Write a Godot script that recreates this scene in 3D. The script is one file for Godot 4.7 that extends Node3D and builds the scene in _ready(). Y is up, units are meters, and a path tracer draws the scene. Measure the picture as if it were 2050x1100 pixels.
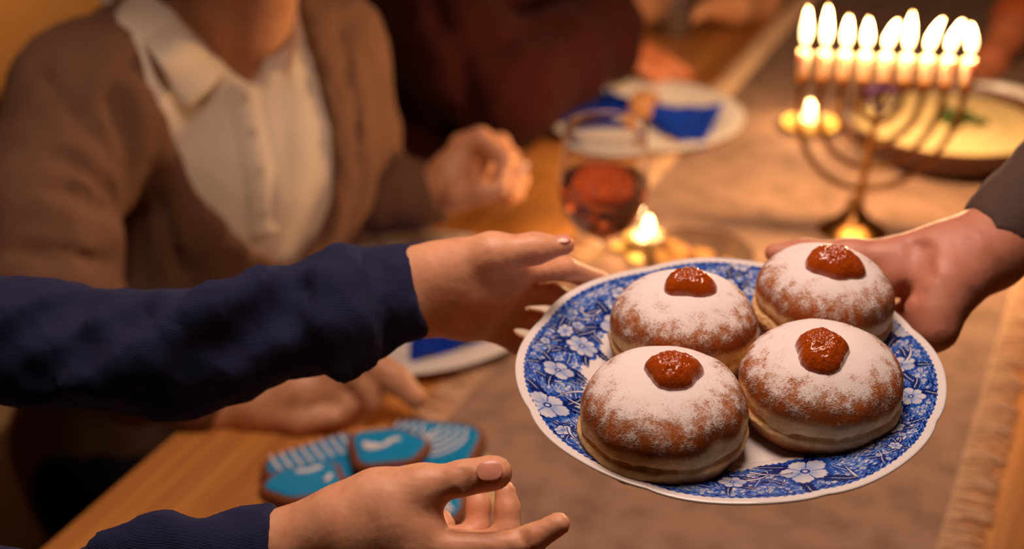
extends Node3D
# A holiday table by candlelight: a plate of jam doughnuts handed over to a child, a nine-branched candle holder burning behind.
# Metres, y up. The table runs along AX; BX points across it.

var AX := Vector3(0.3987, 0, -0.9171)
var BX := Vector3(0.9171, 0, 0.3987)
const TOP := 0.75
var M := {}
var counts := {}

func _ready() -> void:
	# --- camera
	var cam := Camera3D.new()
	cam.name = "camera"
	cam.position = Vector3(0, 1.52, 0)
	cam.rotation_degrees = Vector3(-27, 0, 0)
	cam.fov = 20.94
	var lens := CameraAttributesPhysical.new()
	lens.frustum_focal_length = 64.93
	lens.frustum_focus_distance = 0.845
	lens.exposure_aperture = 4.7
	cam.attributes = lens
	add_child(cam)
	cam.fov = 20.94
	# --- surroundings: a closed room, no daylight
	var env := Environment.new()
	env.background_mode = Environment.BG_COLOR
	env.background_color = Color(0, 0, 0)
	env.tonemap_mode = Environment.TONE_MAPPER_LINEAR
	env.tonemap_exposure = 1.0
	env.sdfgi_enabled = true
	env.ssao_enabled = true
	env.ssil_enabled = true
	var we := WorldEnvironment.new()
	we.name = "surroundings"
	we.environment = env
	add_child(we)
	# --- the lamp over the table
	materials()
	pendant(Vector3(0.02, 2.02, -0.87), 0.46, Color(1.0, 0.86, 0.79), 1.02)
	corner_lamp(Vector3(-1.75, 0, -3.45), Color(1.0, 0.80, 0.55), 1.3)
	# --- the place
	room()
	table()
	candelabrum()
	serving_plate()
	doughnuts()
	tableware()
	cookies()
	people()

# ------------------------------------------------------------------ helpers
func numbered(n: String) -> String:
	var k: int = counts.get(n, 0)
	counts[n] = k + 1
	return n if k == 0 else "%s_%03d" % [n, k]

func tag(o: Node, label: String, category := "", group := "", kind := "") -> Node:
	if label: o.set_meta("label", label)
	if category: o.set_meta("category", category)
	if group: o.set_meta("group", group)
	if kind: o.set_meta("kind", kind)
	return o

func thing(called: String, label: String, category: String, at := Transform3D(), group := "") -> Node3D:
	var o := Node3D.new()
	o.name = numbered(called)
	o.transform = at
	add_child(o, true)
	tag(o, label, category, group)
	return o

func part(called: String, mesh: Mesh, mat: Material, parent: Node, at := Transform3D()) -> MeshInstance3D:
	var o := MeshInstance3D.new()
	o.name = numbered(called) if parent == self else called
	o.mesh = mesh
	o.material_override = mat
	o.transform = at
	o.cast_shadow = GeometryInstance3D.SHADOW_CASTING_SETTING_ON
	parent.add_child(o, true)
	return o

func structure(called: String, mesh: Mesh, mat: Material, at := Transform3D()) -> MeshInstance3D:
	var o := part(called, mesh, mat, self, at)
	o.set_meta("kind", "structure")
	return o

func at(p: Vector3) -> Transform3D:
	return Transform3D(Basis(), p)

func onto(along: float, across: float, h := TOP) -> Vector3:
	return AX * along + BX * across + Vector3(0, h, 0)

# One mesh out of points and triangles: outward side found from the signed volume, smooth normals.
func mk(v: PackedVector3Array, t: PackedInt32Array, uv := PackedVector2Array(), flip := 0) -> ArrayMesh:
	var vol := 0.0
	for i in range(0, t.size(), 3):
		vol += v[t[i]].dot(v[t[i + 1]].cross(v[t[i + 2]]))
	if (vol > 0.0 and flip == 0) or flip == 1:
		for i in range(0, t.size(), 3):
			var s := t[i]
			t[i] = t[i + 1]
			t[i + 1] = s
	var n := PackedVector3Array()
	n.resize(v.size())
	for i in range(0, t.size(), 3):
		var a := v[t[i]]
		var f := (v[t[i + 2]] - a).cross(v[t[i + 1]] - a)
		n[t[i]] += f
		n[t[i + 1]] += f
		n[t[i + 2]] += f
	for i in n.size():
		n[i] = n[i].normalized()
	var arr := []
	arr.resize(Mesh.ARRAY_MAX)
	arr[Mesh.ARRAY_VERTEX] = v
	arr[Mesh.ARRAY_NORMAL] = n
	arr[Mesh.ARRAY_INDEX] = t
	if uv.size() == v.size(): arr[Mesh.ARRAY_TEX_UV] = uv
	var m := ArrayMesh.new()
	m.add_surface_from_arrays(Mesh.PRIMITIVE_TRIANGLES, arr)
	return m

# Grid of points (rows x columns) to triangles; closed columns wrap.
func quads(rows: int, cols: int, wrap: bool, first := 0) -> PackedInt32Array:
	var t := PackedInt32Array()
	for r in rows - 1:
		for c in (cols if wrap else cols - 1):
			var a := first + r * cols + c
			var b := first + r * cols + (c + 1) % cols
			t.append_array([a, b, a + cols, b, b + cols, a + cols])
	return t

# Turned shape: profile of (radius, height) pairs.
func lathe(profile: Array, seg := 48, flip := 0) -> ArrayMesh:
	var v := PackedVector3Array()
	var uv := PackedVector2Array()
	for k in profile.size():
		for s in seg + 1:
			var a := TAU * s / seg
			v.append(Vector3(profile[k].x * cos(a), profile[k].y, -profile[k].x * sin(a)))
			uv.append(Vector2(float(s) / seg, float(k) / (profile.size() - 1)))
	return weld(v, quads(profile.size(), seg + 1, false), uv, seg + 1, flip)

# Smooth normals across the seam of a turned shape.
func weld(v: PackedVector3Array, t: PackedInt32Array, uv: PackedVector2Array, cols: int, flip := 0) -> ArrayMesh:
	var m := mk(v, t, uv, flip)
	var arr := m.surface_get_arrays(0)
	var n: PackedVector3Array = arr[Mesh.ARRAY_NORMAL]
	for r in v.size() / cols:
		var s := (n[r * cols] + n[r * cols + cols - 1]).normalized()
		n[r * cols] = s
		n[r * cols + cols - 1] = s
	arr[Mesh.ARRAY_NORMAL] = n
	var o := ArrayMesh.new()
	o.add_surface_from_arrays(Mesh.PRIMITIVE_TRIANGLES, arr)
	return o

# Rounded profile through control points (Catmull-Rom).
func curve(p: Array, per := 6) -> Array:
	var out := []
	for i in p.size() - 1:
		var a: Vector2 = p[maxi(i - 1, 0)]
		var b: Vector2 = p[i]
		var c: Vector2 = p[i + 1]
		var d: Vector2 = p[mini(i + 2, p.size() - 1)]
		for k in per:
			out.append(b.cubic_interpolate(c, a, d, float(k) / per))
	out.append(p[p.size() - 1])
	return out

func curve3(p: Array, per := 6) -> Array:
	var out := []
	for i in p.size() - 1:
		var a: Vector3 = p[maxi(i - 1, 0)]
		var b: Vector3 = p[i]
		var c: Vector3 = p[i + 1]
		var d: Vector3 = p[mini(i + 2, p.size() - 1)]
		for k in per:
			out.append(b.cubic_interpolate(c, a, d, float(k) / per))
	out.append(p[p.size() - 1])
	return out

class Pot:
	var v := PackedVector3Array()
	var t := PackedInt32Array()

func tube_into(q: Pot, p: Array, r, seg := 10) -> void:
	var first := q.v.size()
	var side := Vector3.ZERO
	for i in p.size():
		var d: Vector3 = (p[mini(i + 1, p.size() - 1)] - p[maxi(i - 1, 0)]).normalized()
		if side == Vector3.ZERO:
			side = d.cross(Vector3.UP if absf(d.y) < 0.9 else Vector3.RIGHT).normalized()
		side = (side - d * side.dot(d)).normalized()
		var up := d.cross(side)
		var rr: float = r[i] if r is Array else r
		for s in seg:
			var a := TAU * s / seg
			q.v.append(p[i] + (side * cos(a) + up * sin(a)) * rr)
	q.t.append_array(quads(p.size(), seg, true, first))
	for e in [0, p.size() - 1]:
		var c := q.v.size()
		q.v.append(p[e])
		for s in seg:
			var a: int = first + e * seg + s
			var b: int = first + e * seg + (s + 1) % seg
			if e == 0: q.t.append_array([c, b, a])
			else: q.t.append_array([c, a, b])

func tube(p: Array, r, seg := 10) -> ArrayMesh:
	var q := Pot.new()
	tube_into(q, p, r, seg)
	return mk(q.v, q.t)

# Box with rounded edges, centred.
func box(size: Vector3, r := 0.004, sub := 2) -> ArrayMesh:
	var st := SurfaceTool.new()
	st.begin(Mesh.PRIMITIVE_TRIANGLES)
	var bm := BoxMesh.new()
	bm.size = size
	bm.subdivide_width = sub
	bm.subdivide_height = sub
	bm.subdivide_depth = sub
	var arr := bm.surface_get_arrays(0)
	var v: PackedVector3Array = arr[Mesh.ARRAY_VERTEX]
	var n: PackedVector3Array = arr[Mesh.ARRAY_NORMAL]
	var h := size * 0.5
	var inner := h - Vector3.ONE * r
	# pull the subdivision rings close to the edges, then round them
	for i in v.size():
		var p := v[i]
		for k in 3:
			if absf(absf(p[k]) - h[k]) > 1e-5:
				var rings := 1.0 - 2.0 / (sub + 1)
				p[k] = signf(p[k]) * inner[k] if absf(p[k]) > h[k] * rings - 1e-4 and absf(p[k]) > 1e-5 else p[k]
		var q := p.clamp(-inner, inner)
		var d := p - q
		if d.length() > 1e-6:
			n[i] = d.normalized()
			v[i] = q + d.normalized() * r
	arr[Mesh.ARRAY_VERTEX] = v
	arr[Mesh.ARRAY_NORMAL] = n
	var m := ArrayMesh.new()
	m.add_surface_from_arrays(Mesh.PRIMITIVE_TRIANGLES, arr)
	return m

# A flat outline (x, z) given thickness, with softened upper rim.
func slab(outline: Array, h: float, soft := 0.002, crown := 0.0) -> ArrayMesh:
	var v := PackedVector3Array()
	var n := outline.size()
	var c := Vector2.ZERO
	for p in outline: c += p / n
	var rings := [[0.0, 0.0], [1.0, 0.0], [1.0, h - soft], [0.985, h - soft * 0.3], [0.95, h], [0.6, h + crown * 0.8], [0.0, h + crown]]
	for k in rings.size():
		for p in outline:
			var q: Vector2 = c + (p - c) * rings[k][0]
			if k == 3 or k == 4:
				q = c + (p - c) * (1.0 - (soft * (0.35 if k == 3 else 1.0)) / maxf((p - c).length(), 0.001))
			v.append(Vector3(q.x, rings[k][1], q.y))
	return mk(v, quads(rings.size(), n, true))

func noise(seed_: int, freq: float, oct := 3) -> FastNoiseLite:
	var n := FastNoiseLite.new()
	n.seed = seed_
	n.frequency = freq
	n.noise_type = FastNoiseLite.TYPE_SIMPLEX_SMOOTH
	n.fractal_octaves = oct
	return n

# ------------------------------------------------------------------ bodies and cloth: distance fields meshed as surface nets
class Field:
	var bones := []
	var cuts := []
	var prisms := []
	var grooves := []
	var creases := []
	var o := Vector3.ZERO
	var c := 0.01
	var nx := 0
	var ny := 0
	var nz := 0
	var f := PackedFloat32Array()

	func bone(a: Vector3, b: Vector3, ra: float, rb: float, k := 0.01, n := Vector3.ZERO, s := 1.0) -> void:
		bones.append([a, b, ra, rb, k, n, s])

	func chain(p: Array, k := 0.004, grow := 0.0, n := Vector3.ZERO, s := 1.0) -> void:
		for i in p.size() - 1:
			bones.append([p[i][0], p[i + 1][0], p[i][1] + grow, p[i + 1][1] + grow, k, n, s])

	func cut(p: Vector3, n: Vector3, reach: float) -> void:
		cuts.append([p, n.normalized(), reach])

	func groove(a: Vector3, b: Vector3, r: float) -> void:
		grooves.append([a, b, r])

	# A crease drawn on the surface: the points are first dropped onto it along dir.
	func crease(p: Array, dir: Vector3, r: float, lift := 0.0) -> void:
		creases.append([p, dir.normalized(), r, lift])

	func prism(p0: Vector3, u: Vector3, w: Vector3, n: Vector3, poly: Array, from: float) -> void:
		prisms.append([p0, u, w, n, PackedVector2Array(poly), from])

	func fill(cell: float) -> void:
		c = cell
		var lo := Vector3.ONE * 1e6
		var hi := Vector3.ONE * -1e6
		for b in bones:
			var r: Vector3 = Vector3.ONE * (maxf(b[2], b[3]) + 3.0 * c + b[4] * 0.3)
			lo = lo.min(b[0] - r).min(b[1] - r)
			hi = hi.max(b[0] + r).max(b[1] + r)
		o = lo
		var d := (hi - lo) / c
		nx = int(d.x) + 2
		ny = int(d.y) + 2
		nz = int(d.z) + 2
		f.resize(nx * ny * nz)
		f.fill(10.0 * c)
		for b in bones:
			var a: Vector3 = b[0]
			var ba: Vector3 = b[1] - a
			var ra: float = b[2]
			var dr: float = b[3] - ra
			var k: float = b[4]
			var n: Vector3 = b[5]
			var ss: float = b[6] * b[6] - 1.0
			var inv := 1.0 / maxf(ba.length_squared(), 1e-12)
			var m := maxf(ra, b[3]) + 3.0 * c + k
			var i0 := Vector3i(((a.min(b[1]) - Vector3.ONE * m - o) / c).floor()).clamp(Vector3i.ZERO, Vector3i(nx - 1, ny - 1, nz - 1))
			var i1 := Vector3i(((a.max(b[1]) + Vector3.ONE * m - o) / c).ceil()).clamp(Vector3i.ZERO, Vector3i(nx - 1, ny - 1, nz - 1))
			for z in range(i0.z, i1.z + 1):
				for y in range(i0.y, i1.y + 1):
					var row := (z * ny + y) * nx
					for x in range(i0.x, i1.x + 1):
						var p := o + Vector3(x, y, z) * c - a
						var h := clampf(p.dot(ba) * inv, 0.0, 1.0)
						var q := p - ba * h
						var l2 := q.length_squared()
						if ss != 0.0:
							var e := q.dot(n)
							l2 += ss * e * e
						var dd := sqrt(l2) - ra - dr * h
						var g := f[row + x]
						var t := 0.5 + 0.5 * (g - dd) / k
						if t <= 0.0: continue
						if t >= 1.0: f[row + x] = dd
						else: f[row + x] = lerpf(g, dd, t) - k * t * (1.0 - t)
		for b in creases:
			var q := []
			for p in b[0]: q.append(drop(p - b[1] * 0.08, b[1], 0.25) - b[1] * b[3])
			for i in q.size() - 1: grooves.append([q[i], q[i + 1], b[2]])
		for b in grooves:
			sweep(b[0].min(b[1]), b[0].max(b[1]), b[2] + 3.0 * c, func(p: Vector3, g: float) -> float:
				var q: Vector3 = Geometry3D.get_closest_point_to_segment(p, b[0], b[1])
				var e: float = b[2] - p.distance_to(q)
				var k: float = b[2]
				var t := clampf(0.5 + 0.5 * (e - g) / k, 0.0, 1.0)
				return lerpf(g, e, t) + k * t * (1.0 - t))
		for b in cuts:
			sweep(b[0], b[0], b[2], func(p: Vector3, g: float) -> float:
				return maxf(g, (p - b[0]).dot(b[1])) if p.distance_to(b[0]) < b[2] else g)
		for b in prisms:
			sweep(o, o + Vector3(nx, ny, nz) * c, 0.0, func(p: Vector3, g: float) -> float:
				var e: Vector3 = p - b[0]
				if g > 4.0 * c or e.dot(b[3]) < b[5]: return g
				return maxf(g, minf(inside(Vector2(e.dot(b[1]), e.dot(b[2])), b[4]), e.dot(b[3]) - b[5])))

	func inside(p: Vector2, poly: PackedVector2Array) -> float:
		var d := 1e6
		for i in poly.size():
			d = minf(d, p.distance_to(Geometry2D.get_closest_point_to_segment(p, poly[i], poly[(i + 1) % poly.size()])))
		return d if Geometry2D.is_point_in_polygon(p, poly) else -d

	func sweep(lo: Vector3, hi: Vector3, m: float, what: Callable) -> void:
		var i0 := Vector3i(((lo - Vector3.ONE * m - o) / c).floor()).clamp(Vector3i.ZERO, Vector3i(nx - 1, ny - 1, nz - 1))
		var i1 := Vector3i(((hi + Vector3.ONE * m - o) / c).ceil()).clamp(Vector3i.ZERO, Vector3i(nx - 1, ny - 1, nz - 1))
		for z in range(i0.z, i1.z + 1):
			for y in range(i0.y, i1.y + 1):
				for x in range(i0.x, i1.x + 1):
					var i := (z * ny + y) * nx + x
					if f[i] < 9.0 * c: f[i] = what.call(o + Vector3(x, y, z) * c, f[i])

	func value(p: Vector3) -> float:
		var q := ((p - o) / c).clamp(Vector3.ZERO, Vector3(nx - 2, ny - 2, nz - 2))
		var i := Vector3i(q.floor())
		var w := q - Vector3(i)
		var k := (i.z * ny + i.y) * nx + i.x
		var zz := ny * nx
		var a := lerpf(lerpf(f[k], f[k + 1], w.x), lerpf(f[k + nx], f[k + nx + 1], w.x), w.y)
		var b := lerpf(lerpf(f[k + zz], f[k + zz + 1], w.x), lerpf(f[k + zz + nx], f[k + zz + nx + 1], w.x), w.y)
		return lerpf(a, b, w.z)

	# Moves a point along a direction until it meets the surface.
	func drop(p: Vector3, dir: Vector3, most := 0.2) -> Vector3:
		var q := p
		for i in int(most / 0.002):
			if value(q) < 0.0: break
			q += dir * 0.002
		return q

	# Adds the surface to q. wave: an optional displacement along the normal.
	func net(q: Pot, wave = null) -> void:
		var base := q.v.size()
		var vid := PackedInt32Array()
		vid.resize(f.size())
		vid.fill(-1)
		var zz := ny * nx
		var off := [0, 1, nx, nx + 1, zz, zz + 1, zz + nx, zz + nx + 1]
		var edges := [[0, 1], [2, 3], [4, 5], [6, 7], [0, 2], [1, 3], [4, 6], [5, 7], [0, 4], [1, 5], [2, 6], [3, 7]]
		var pts := [Vector3(0, 0, 0), Vector3(1, 0, 0), Vector3(0, 1, 0), Vector3(1, 1, 0), Vector3(0, 0, 1), Vector3(1, 0, 1), Vector3(0, 1, 1), Vector3(1, 1, 1)]
		var far := 5.0 * c
		for z in nz - 1:
			for y in ny - 1:
				var row := (z * ny + y) * nx
				for x in nx - 1:
					var i := row + x
					if absf(f[i]) > far: continue
					var s := f[i] < 0.0
					if (f[i + 1] < 0.0) == s and (f[i + nx] < 0.0) == s and (f[i + nx + 1] < 0.0) == s and (f[i + zz] < 0.0) == s and (f[i + zz + 1] < 0.0) == s and (f[i + zz + nx] < 0.0) == s and (f[i + zz + nx + 1] < 0.0) == s: continue
					var sum := Vector3.ZERO
					var k := 0
					for e in edges:
						var va := f[i + off[e[0]]]
						var vb := f[i + off[e[1]]]
						if (va < 0.0) != (vb < 0.0):
							sum += pts[e[0]].lerp(pts[e[1]], va / (va - vb))
							k += 1
					vid[i] = q.v.size()
					q.v.append(o + (Vector3(x, y, z) + sum / k) * c)
		for z in range(1, nz - 1):
			for y in range(1, ny - 1):
				var row := (z * ny + y) * nx
				for x in range(1, nx - 1):
					var i := row + x
					if vid[i] < 0: continue
					var s := f[i] < 0.0
					if (f[i + 1] < 0.0) != s: face(q, vid[i - nx - zz], vid[i - zz], vid[i], vid[i - nx], s)
					if (f[i + nx] < 0.0) != s: face(q, vid[i - 1 - zz], vid[i - 1], vid[i], vid[i - zz], s)
					if (f[i + zz] < 0.0) != s: face(q, vid[i - 1 - nx], vid[i - nx], vid[i], vid[i - 1], s)
		if wave != null:
			var n := PackedVector3Array()
			n.resize(q.v.size() - base)
			for i in n.size():
				var p := q.v[base + i]
				n[i] = Vector3(value(p + Vector3(c, 0, 0)) - value(p - Vector3(c, 0, 0)), value(p + Vector3(0, c, 0)) - value(p - Vector3(0, c, 0)), value(p + Vector3(0, 0, c)) - value(p - Vector3(0, 0, c))).normalized()
			for i in n.size():
				q.v[base + i] += n[i] * wave.call(q.v[base + i])

	func face(q: Pot, a: int, b: int, d: int, e: int, s: bool) -> void:
		if a < 0 or b < 0 or d < 0 or e < 0: return
		if s: q.t.append_array([a, d, b, a, e, d])
		else: q.t.append_array([a, b, d, a, d, e])

func skin_of(fields: Array) -> ArrayMesh:
	var q := Pot.new()
	for f in fields: f.net(q)
	return mk(q.v, q.t, PackedVector2Array(), 2)

func cloth_of(fields: Array, wave = null) -> ArrayMesh:
	var q := Pot.new()
	for f in fields: f.net(q, wave)
	return mk(q.v, q.t, PackedVector2Array(), 2)

# Folds of cloth: stretched noise, long along `lie`.
func folds(lie: Vector3, amp: float, fine: float, coarse: float, seed_: int) -> Callable:
	var n := noise(seed_, 1.0, 2)
	var l := lie.normalized()
	return func(p: Vector3) -> float:
		var a := p.dot(l)
		var q := (p - l * a) * fine + l * a * coarse
		return amp * n.get_noise_3dv(q)

# ------------------------------------------------------------------ materials
func mat(called: String, color: Color, rough := 0.6, spec := 0.5) -> StandardMaterial3D:
	var m := StandardMaterial3D.new()
	m.resource_name = called
	m.albedo_color = color
	m.roughness = rough
	m.metallic_specular = spec
	M[called] = m
	return m

func tex_noise(n: FastNoiseLite, size := 512, ramp: Gradient = null, normal := false, bump := 4.0) -> NoiseTexture2D:
	var t := NoiseTexture2D.new()
	t.width = size
	t.height = size
	t.seamless = true
	t.noise = n
	if ramp: t.color_ramp = ramp
	t.as_normal_map = normal
	t.bump_strength = bump
	return t

func ramp(stops: Array) -> Gradient:
	var g := Gradient.new()
	g.offsets = PackedFloat32Array(stops.map(func(s): return s[0]))
	g.colors = PackedColorArray(stops.map(func(s): return s[1]))
	return g

func triplanar(m: StandardMaterial3D, scale: float, world := false) -> void:
	m.uv1_triplanar = true
	m.uv1_world_triplanar = world
	m.uv1_scale = Vector3.ONE * scale

func materials() -> void:
	var weave := tex_noise(noise(7, 0.25, 2), 256)
	var soft := tex_noise(noise(8, 0.02, 4), 512)
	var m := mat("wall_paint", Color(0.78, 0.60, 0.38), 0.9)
	m.albedo_texture = tex_noise(noise(3, 0.01, 3), 256, ramp([[0.0, Color(0.9, 0.9, 0.88)], [1.0, Color(1, 1, 1)]]))
	triplanar(m, 0.6, true)
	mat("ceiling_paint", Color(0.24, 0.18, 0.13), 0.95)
	m = mat("floor_wood", Color(0.30, 0.17, 0.09), 0.6)
	m = mat("bench_wood", Color(0.3, 0.17, 0.09), 0.6)
	m = mat("wood", Color(1, 1, 1), 0.42)
	m.albedo_texture = wood_texture()
	m = mat("runner", Color(0.61, 0.48, 0.40), 0.95)
	m.albedo_texture = tex_noise(noise(11, 0.012, 4), 512, ramp([[0.0, Color(0.78, 0.76, 0.74)], [0.6, Color(0.95, 0.94, 0.92)], [1.0, Color(1, 1, 1)]]))
	m.heightmap_enabled = true
	m.heightmap_texture = weave
	m.heightmap_scale = 0.12
	triplanar(m, 3.0, true)
	mat("fringe", Color(0.86, 0.71, 0.56), 0.95)
	for s in [["skin", Color(0.82, 0.61, 0.45)], ["skin_child", Color(0.89, 0.67, 0.52)], ["skin_giver", Color(0.80, 0.55, 0.45)], ["skin_man", Color(0.76, 0.47, 0.32)]]:
		m = mat(s[0], s[1], 0.5)
		m.subsurf_scatter_enabled = true
		m.subsurf_scatter_strength = 0.12
		m.albedo_texture = tex_noise(noise(21, 0.02, 4), 256, ramp([[0.0, Color(0.9, 0.82, 0.78)], [0.5, Color(1, 0.96, 0.95)], [1.0, Color(1, 1, 1)]]))
		m.heightmap_enabled = true
		m.heightmap_texture = soft
		m.heightmap_scale = 0.03
		triplanar(m, 9.0)
	m = mat("nail", Color(0.86, 0.58, 0.48), 0.25)
	m = mat("hair_brown", Color(0.16, 0.09, 0.05), 0.5)
	for s in [["knit_navy", Color(0.14, 0.15, 0.27), 110.0], ["knit_brown", Color(0.47, 0.335, 0.25), 70.0], ["knit_maroon", Color(0.19, 0.035, 0.02), 30.0], ["sleeve_grey", Color(0.33, 0.26, 0.235), 120.0], ["knit_green", Color(0.13, 0.1, 0.05), 30.0], ["knit_rust", Color(0.62, 0.3, 0.15), 30.0], ["trousers", Color(0.07, 0.05, 0.05), 20.0]]:
		m = mat(s[0], s[1], 0.95, 0.3)
		m.rim_enabled = true
		m.rim = 0.25
		m.rim_tint = 0.6
		m.heightmap_enabled = true
		m.heightmap_texture = knit_texture()
		m.heightmap_scale = 0.03
		triplanar(m, s[2] * 0.5)
	m = mat("shirt", Color(0.93, 0.86, 0.76), 0.85, 0.3)
	m = mat("button", Color(0.85, 0.78, 0.68), 0.35)
	m = mat("china", Color(0.90, 0.85, 0.80), 0.16)
	m.clearcoat_enabled = true
	m.clearcoat = 0.4
	m.clearcoat_roughness = 0.05
	m = mat("white_ware", Color(0.92, 0.88, 0.84), 0.3)
	m = mat("napkin_blue", Color(0.04, 0.20, 0.62), 0.85, 0.3)
	m = mat("napkin_ring", Color(0.72, 0.5, 0.3), 0.5)
	m = mat("brass", Color(0.62, 0.43, 0.22), 0.3)
	m.metallic = 1.0
	m = mat("gold", Color(0.95, 0.78, 0.42), 0.35)
	m.metallic = 0.3
	m = mat("silver", Color(0.8, 0.78, 0.75), 0.2)
	m.metallic = 1.0
	m = mat("star_enamel", Color(0.33, 0.2, 0.42), 0.3)
	m = mat("wax", Color(0.86, 0.76, 0.62), 0.6)
	m.subsurf_scatter_enabled = true
	m.subsurf_scatter_strength = 0.5
	m = mat("wick", Color(0.08, 0.06, 0.05), 0.9)
	m = mat("flame", Color(1, 0.9, 0.7), 1.0)
	m.emission_enabled = true
	m.emission = Color(1.0, 0.83, 0.58)
	m.emission_energy_multiplier = 7.0
	m = mat("lamp_glow", Color(1, 0.95, 0.88), 1.0)
	m.emission_enabled = true
	m.emission = Color(1.0, 0.88, 0.76)
	m.emission_energy_multiplier = 1.2
	m = mat("lamp_shade", Color(0.5, 0.42, 0.34), 0.8)
	m = mat("glass", Color(1, 1, 1, 0.02), 0.02)
	m.transparency = BaseMaterial3D.TRANSPARENCY_ALPHA
	m.refraction_enabled = true
	m.refraction_scale = 0.05
	m = mat("wine", Color(0.76, 0.40, 0.17, 0.04), 0.02)
	m.transparency = BaseMaterial3D.TRANSPARENCY_ALPHA
	m.refraction_enabled = true
	m.refraction_scale = 0.034
	m = mat("smoked_glass", Color(0.30, 0.19, 0.14, 0.45), 0.08)
	m.transparency = BaseMaterial3D.TRANSPARENCY_ALPHA
	m = mat("snack", Color(0.86, 0.62, 0.3), 0.75)
	m = mat("ceramic_brown", Color(0.32, 0.17, 0.1), 0.45)
	m = mat("hummus", Color(0.9, 0.79, 0.55), 0.6)
	m = mat("herb", Color(0.18, 0.3, 0.07), 0.6)
	m = mat("gingerbread", Color(0.47, 0.24, 0.1), 0.85)
	m.heightmap_enabled = true
	m.heightmap_texture = soft
	m.heightmap_scale = 0.1
	triplanar(m, 12.0)
	mat("icing_teal", Color(0.0, 0.53, 0.74), 0.4)
	mat("icing_blue", Color(0.03, 0.3, 0.66), 0.4)
	mat("icing_white", Color(0.9, 0.86, 0.84), 0.5)
	mat("cream_plate", Color(0.85, 0.74, 0.52), 0.3)

func knit_texture() -> Texture2D:
	if M.has("_knit"): return M["_knit"]
	var im := Image.create(128, 128, false, Image.FORMAT_L8)
	for y in 128:
		for x in 128:
			var a := 0.5 + 0.5 * sin(TAU * (x / 8.0 + 0.15 * sin(TAU * y / 8.0)))
			var b := 0.5 + 0.5 * sin(TAU * y / 8.0)
			im.set_pixel(x, y, Color(1, 1, 1) * (a * 0.3 + b * 0.7))
	M["_knit"] = ImageTexture.create_from_image(im)
	return M["_knit"]

# Pine boards: long grain, a few knots.
func wood_texture() -> ImageTexture:
	var w := 1024
	var h := 512
	var g := noise(31, 1.0, 3)
	var im := Image.create(w, h, false, Image.FORMAT_RGB8)
	var rng := RandomNumberGenerator.new()
	rng.seed = 5
	var knots := []
	for i in 26: knots.append(Vector3(rng.randf() * w, rng.randf() * h, rng.randf_range(4, 9)))
	var warp := PackedFloat32Array()
	warp.resize(w * h)
	var dark := PackedFloat32Array()
	dark.resize(w * h)
	for k in knots:
		for y in range(maxi(0, k.y - 40), mini(h, k.y + 40)):
			for x in range(maxi(0, k.x - 90), mini(w, k.x + 90)):
				var d: float = Vector2((x - k.x) * 0.45, y - k.y).length() / k.z
				warp[y * w + x] += signf(y - k.y) * 14.0 * exp(-d * d * 0.12)
				dark[y * w + x] = maxf(dark[y * w + x], 1.0 - smoothstep(0.45, 1.2, d))
	for y in h:
		for x in w:
			var i := y * w + x
			var yy := (y - warp[i]) / 512.0
			var a := g.get_noise_2d(x * 0.0016, yy * 14.0)
			var b := g.get_noise_2d(x * 0.006 + 40.0, yy * 90.0)
			var t := clampf(0.5 + 0.55 * a + 0.3 * b, 0, 1)
			var col := Color(0.60, 0.36, 0.15).lerp(Color(0.84, 0.57, 0.29), t)
			im.set_pixel(x, y, col.lerp(Color(0.24, 0.11, 0.04), dark[i] * 0.85))
	return ImageTexture.create_from_image(im)

# ------------------------------------------------------------------ light fittings
func pendant(p: Vector3, size: float, col: Color, energy: float) -> void:
	var o := thing("pendant_lamp", "square fabric pendant lamp hanging on a cord over the table", "lamp", at(p))
	part("shade", box(Vector3(size + 0.06, 0.14, size + 0.06), 0.02), M["lamp_shade"], o, at(Vector3(0, 0.075, 0)))
	part("diffuser", box(Vector3(size, 0.006, size), 0.002), M["lamp_glow"], o)
	part("cord", tube([Vector3(0, 0.14, 0), Vector3(0, 0.62, 0)], 0.004, 8), M["wick"], o)
	var l := AreaLight3D.new()
	l.name = "pendant_light"
	l.area_size = Vector2(size, size)
	l.light_color = col
	l.light_energy = energy
	l.area_range = 12.0
	l.shadow_enabled = true
	l.position = p - Vector3(0, 0.008, 0)
	l.rotation_degrees = Vector3(-90, 0, 0)
	add_child(l)

# A flame: burning tip, lamp inside.
func flame(parent: Node3D, base: Vector3, h: float, r: float, lean: Vector2, energy: float) -> void:
	var v := PackedVector3Array()
	var prof := curve([Vector2(0.0, 0), Vector2(0.62, 0.08), Vector2(1.0, 0.3), Vector2(0.86, 0.55), Vector2(0.45, 0.82), Vector2(0.0, 1.0)], 4)
	for q in prof:
		for s in 14:
			var a := TAU * s / 14
			v.append(Vector3(maxf(q.x, 0) * r * cos(a) + lean.x * q.y * q.y, q.y * h, maxf(q.x, 0) * r * sin(a) + lean.y * q.y * q.y))
	part("flame", mk(v, quads(prof.size(), 14, true)), M["flame"], parent, at(base))
	var l := OmniLight3D.new()
	l.name = "candle_light"
	l.light_color = Color(1.0, 0.80, 0.58)
	l.light_energy = energy
	l.light_size = r * 0.8
	l.omni_range = 9.0
	l.omni_attenuation = 2.0
	l.shadow_enabled = true
	l.position = base + Vector3(lean.x * 0.3, h * 0.95, lean.y * 0.3)
	parent.add_child(l, true)

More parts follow.
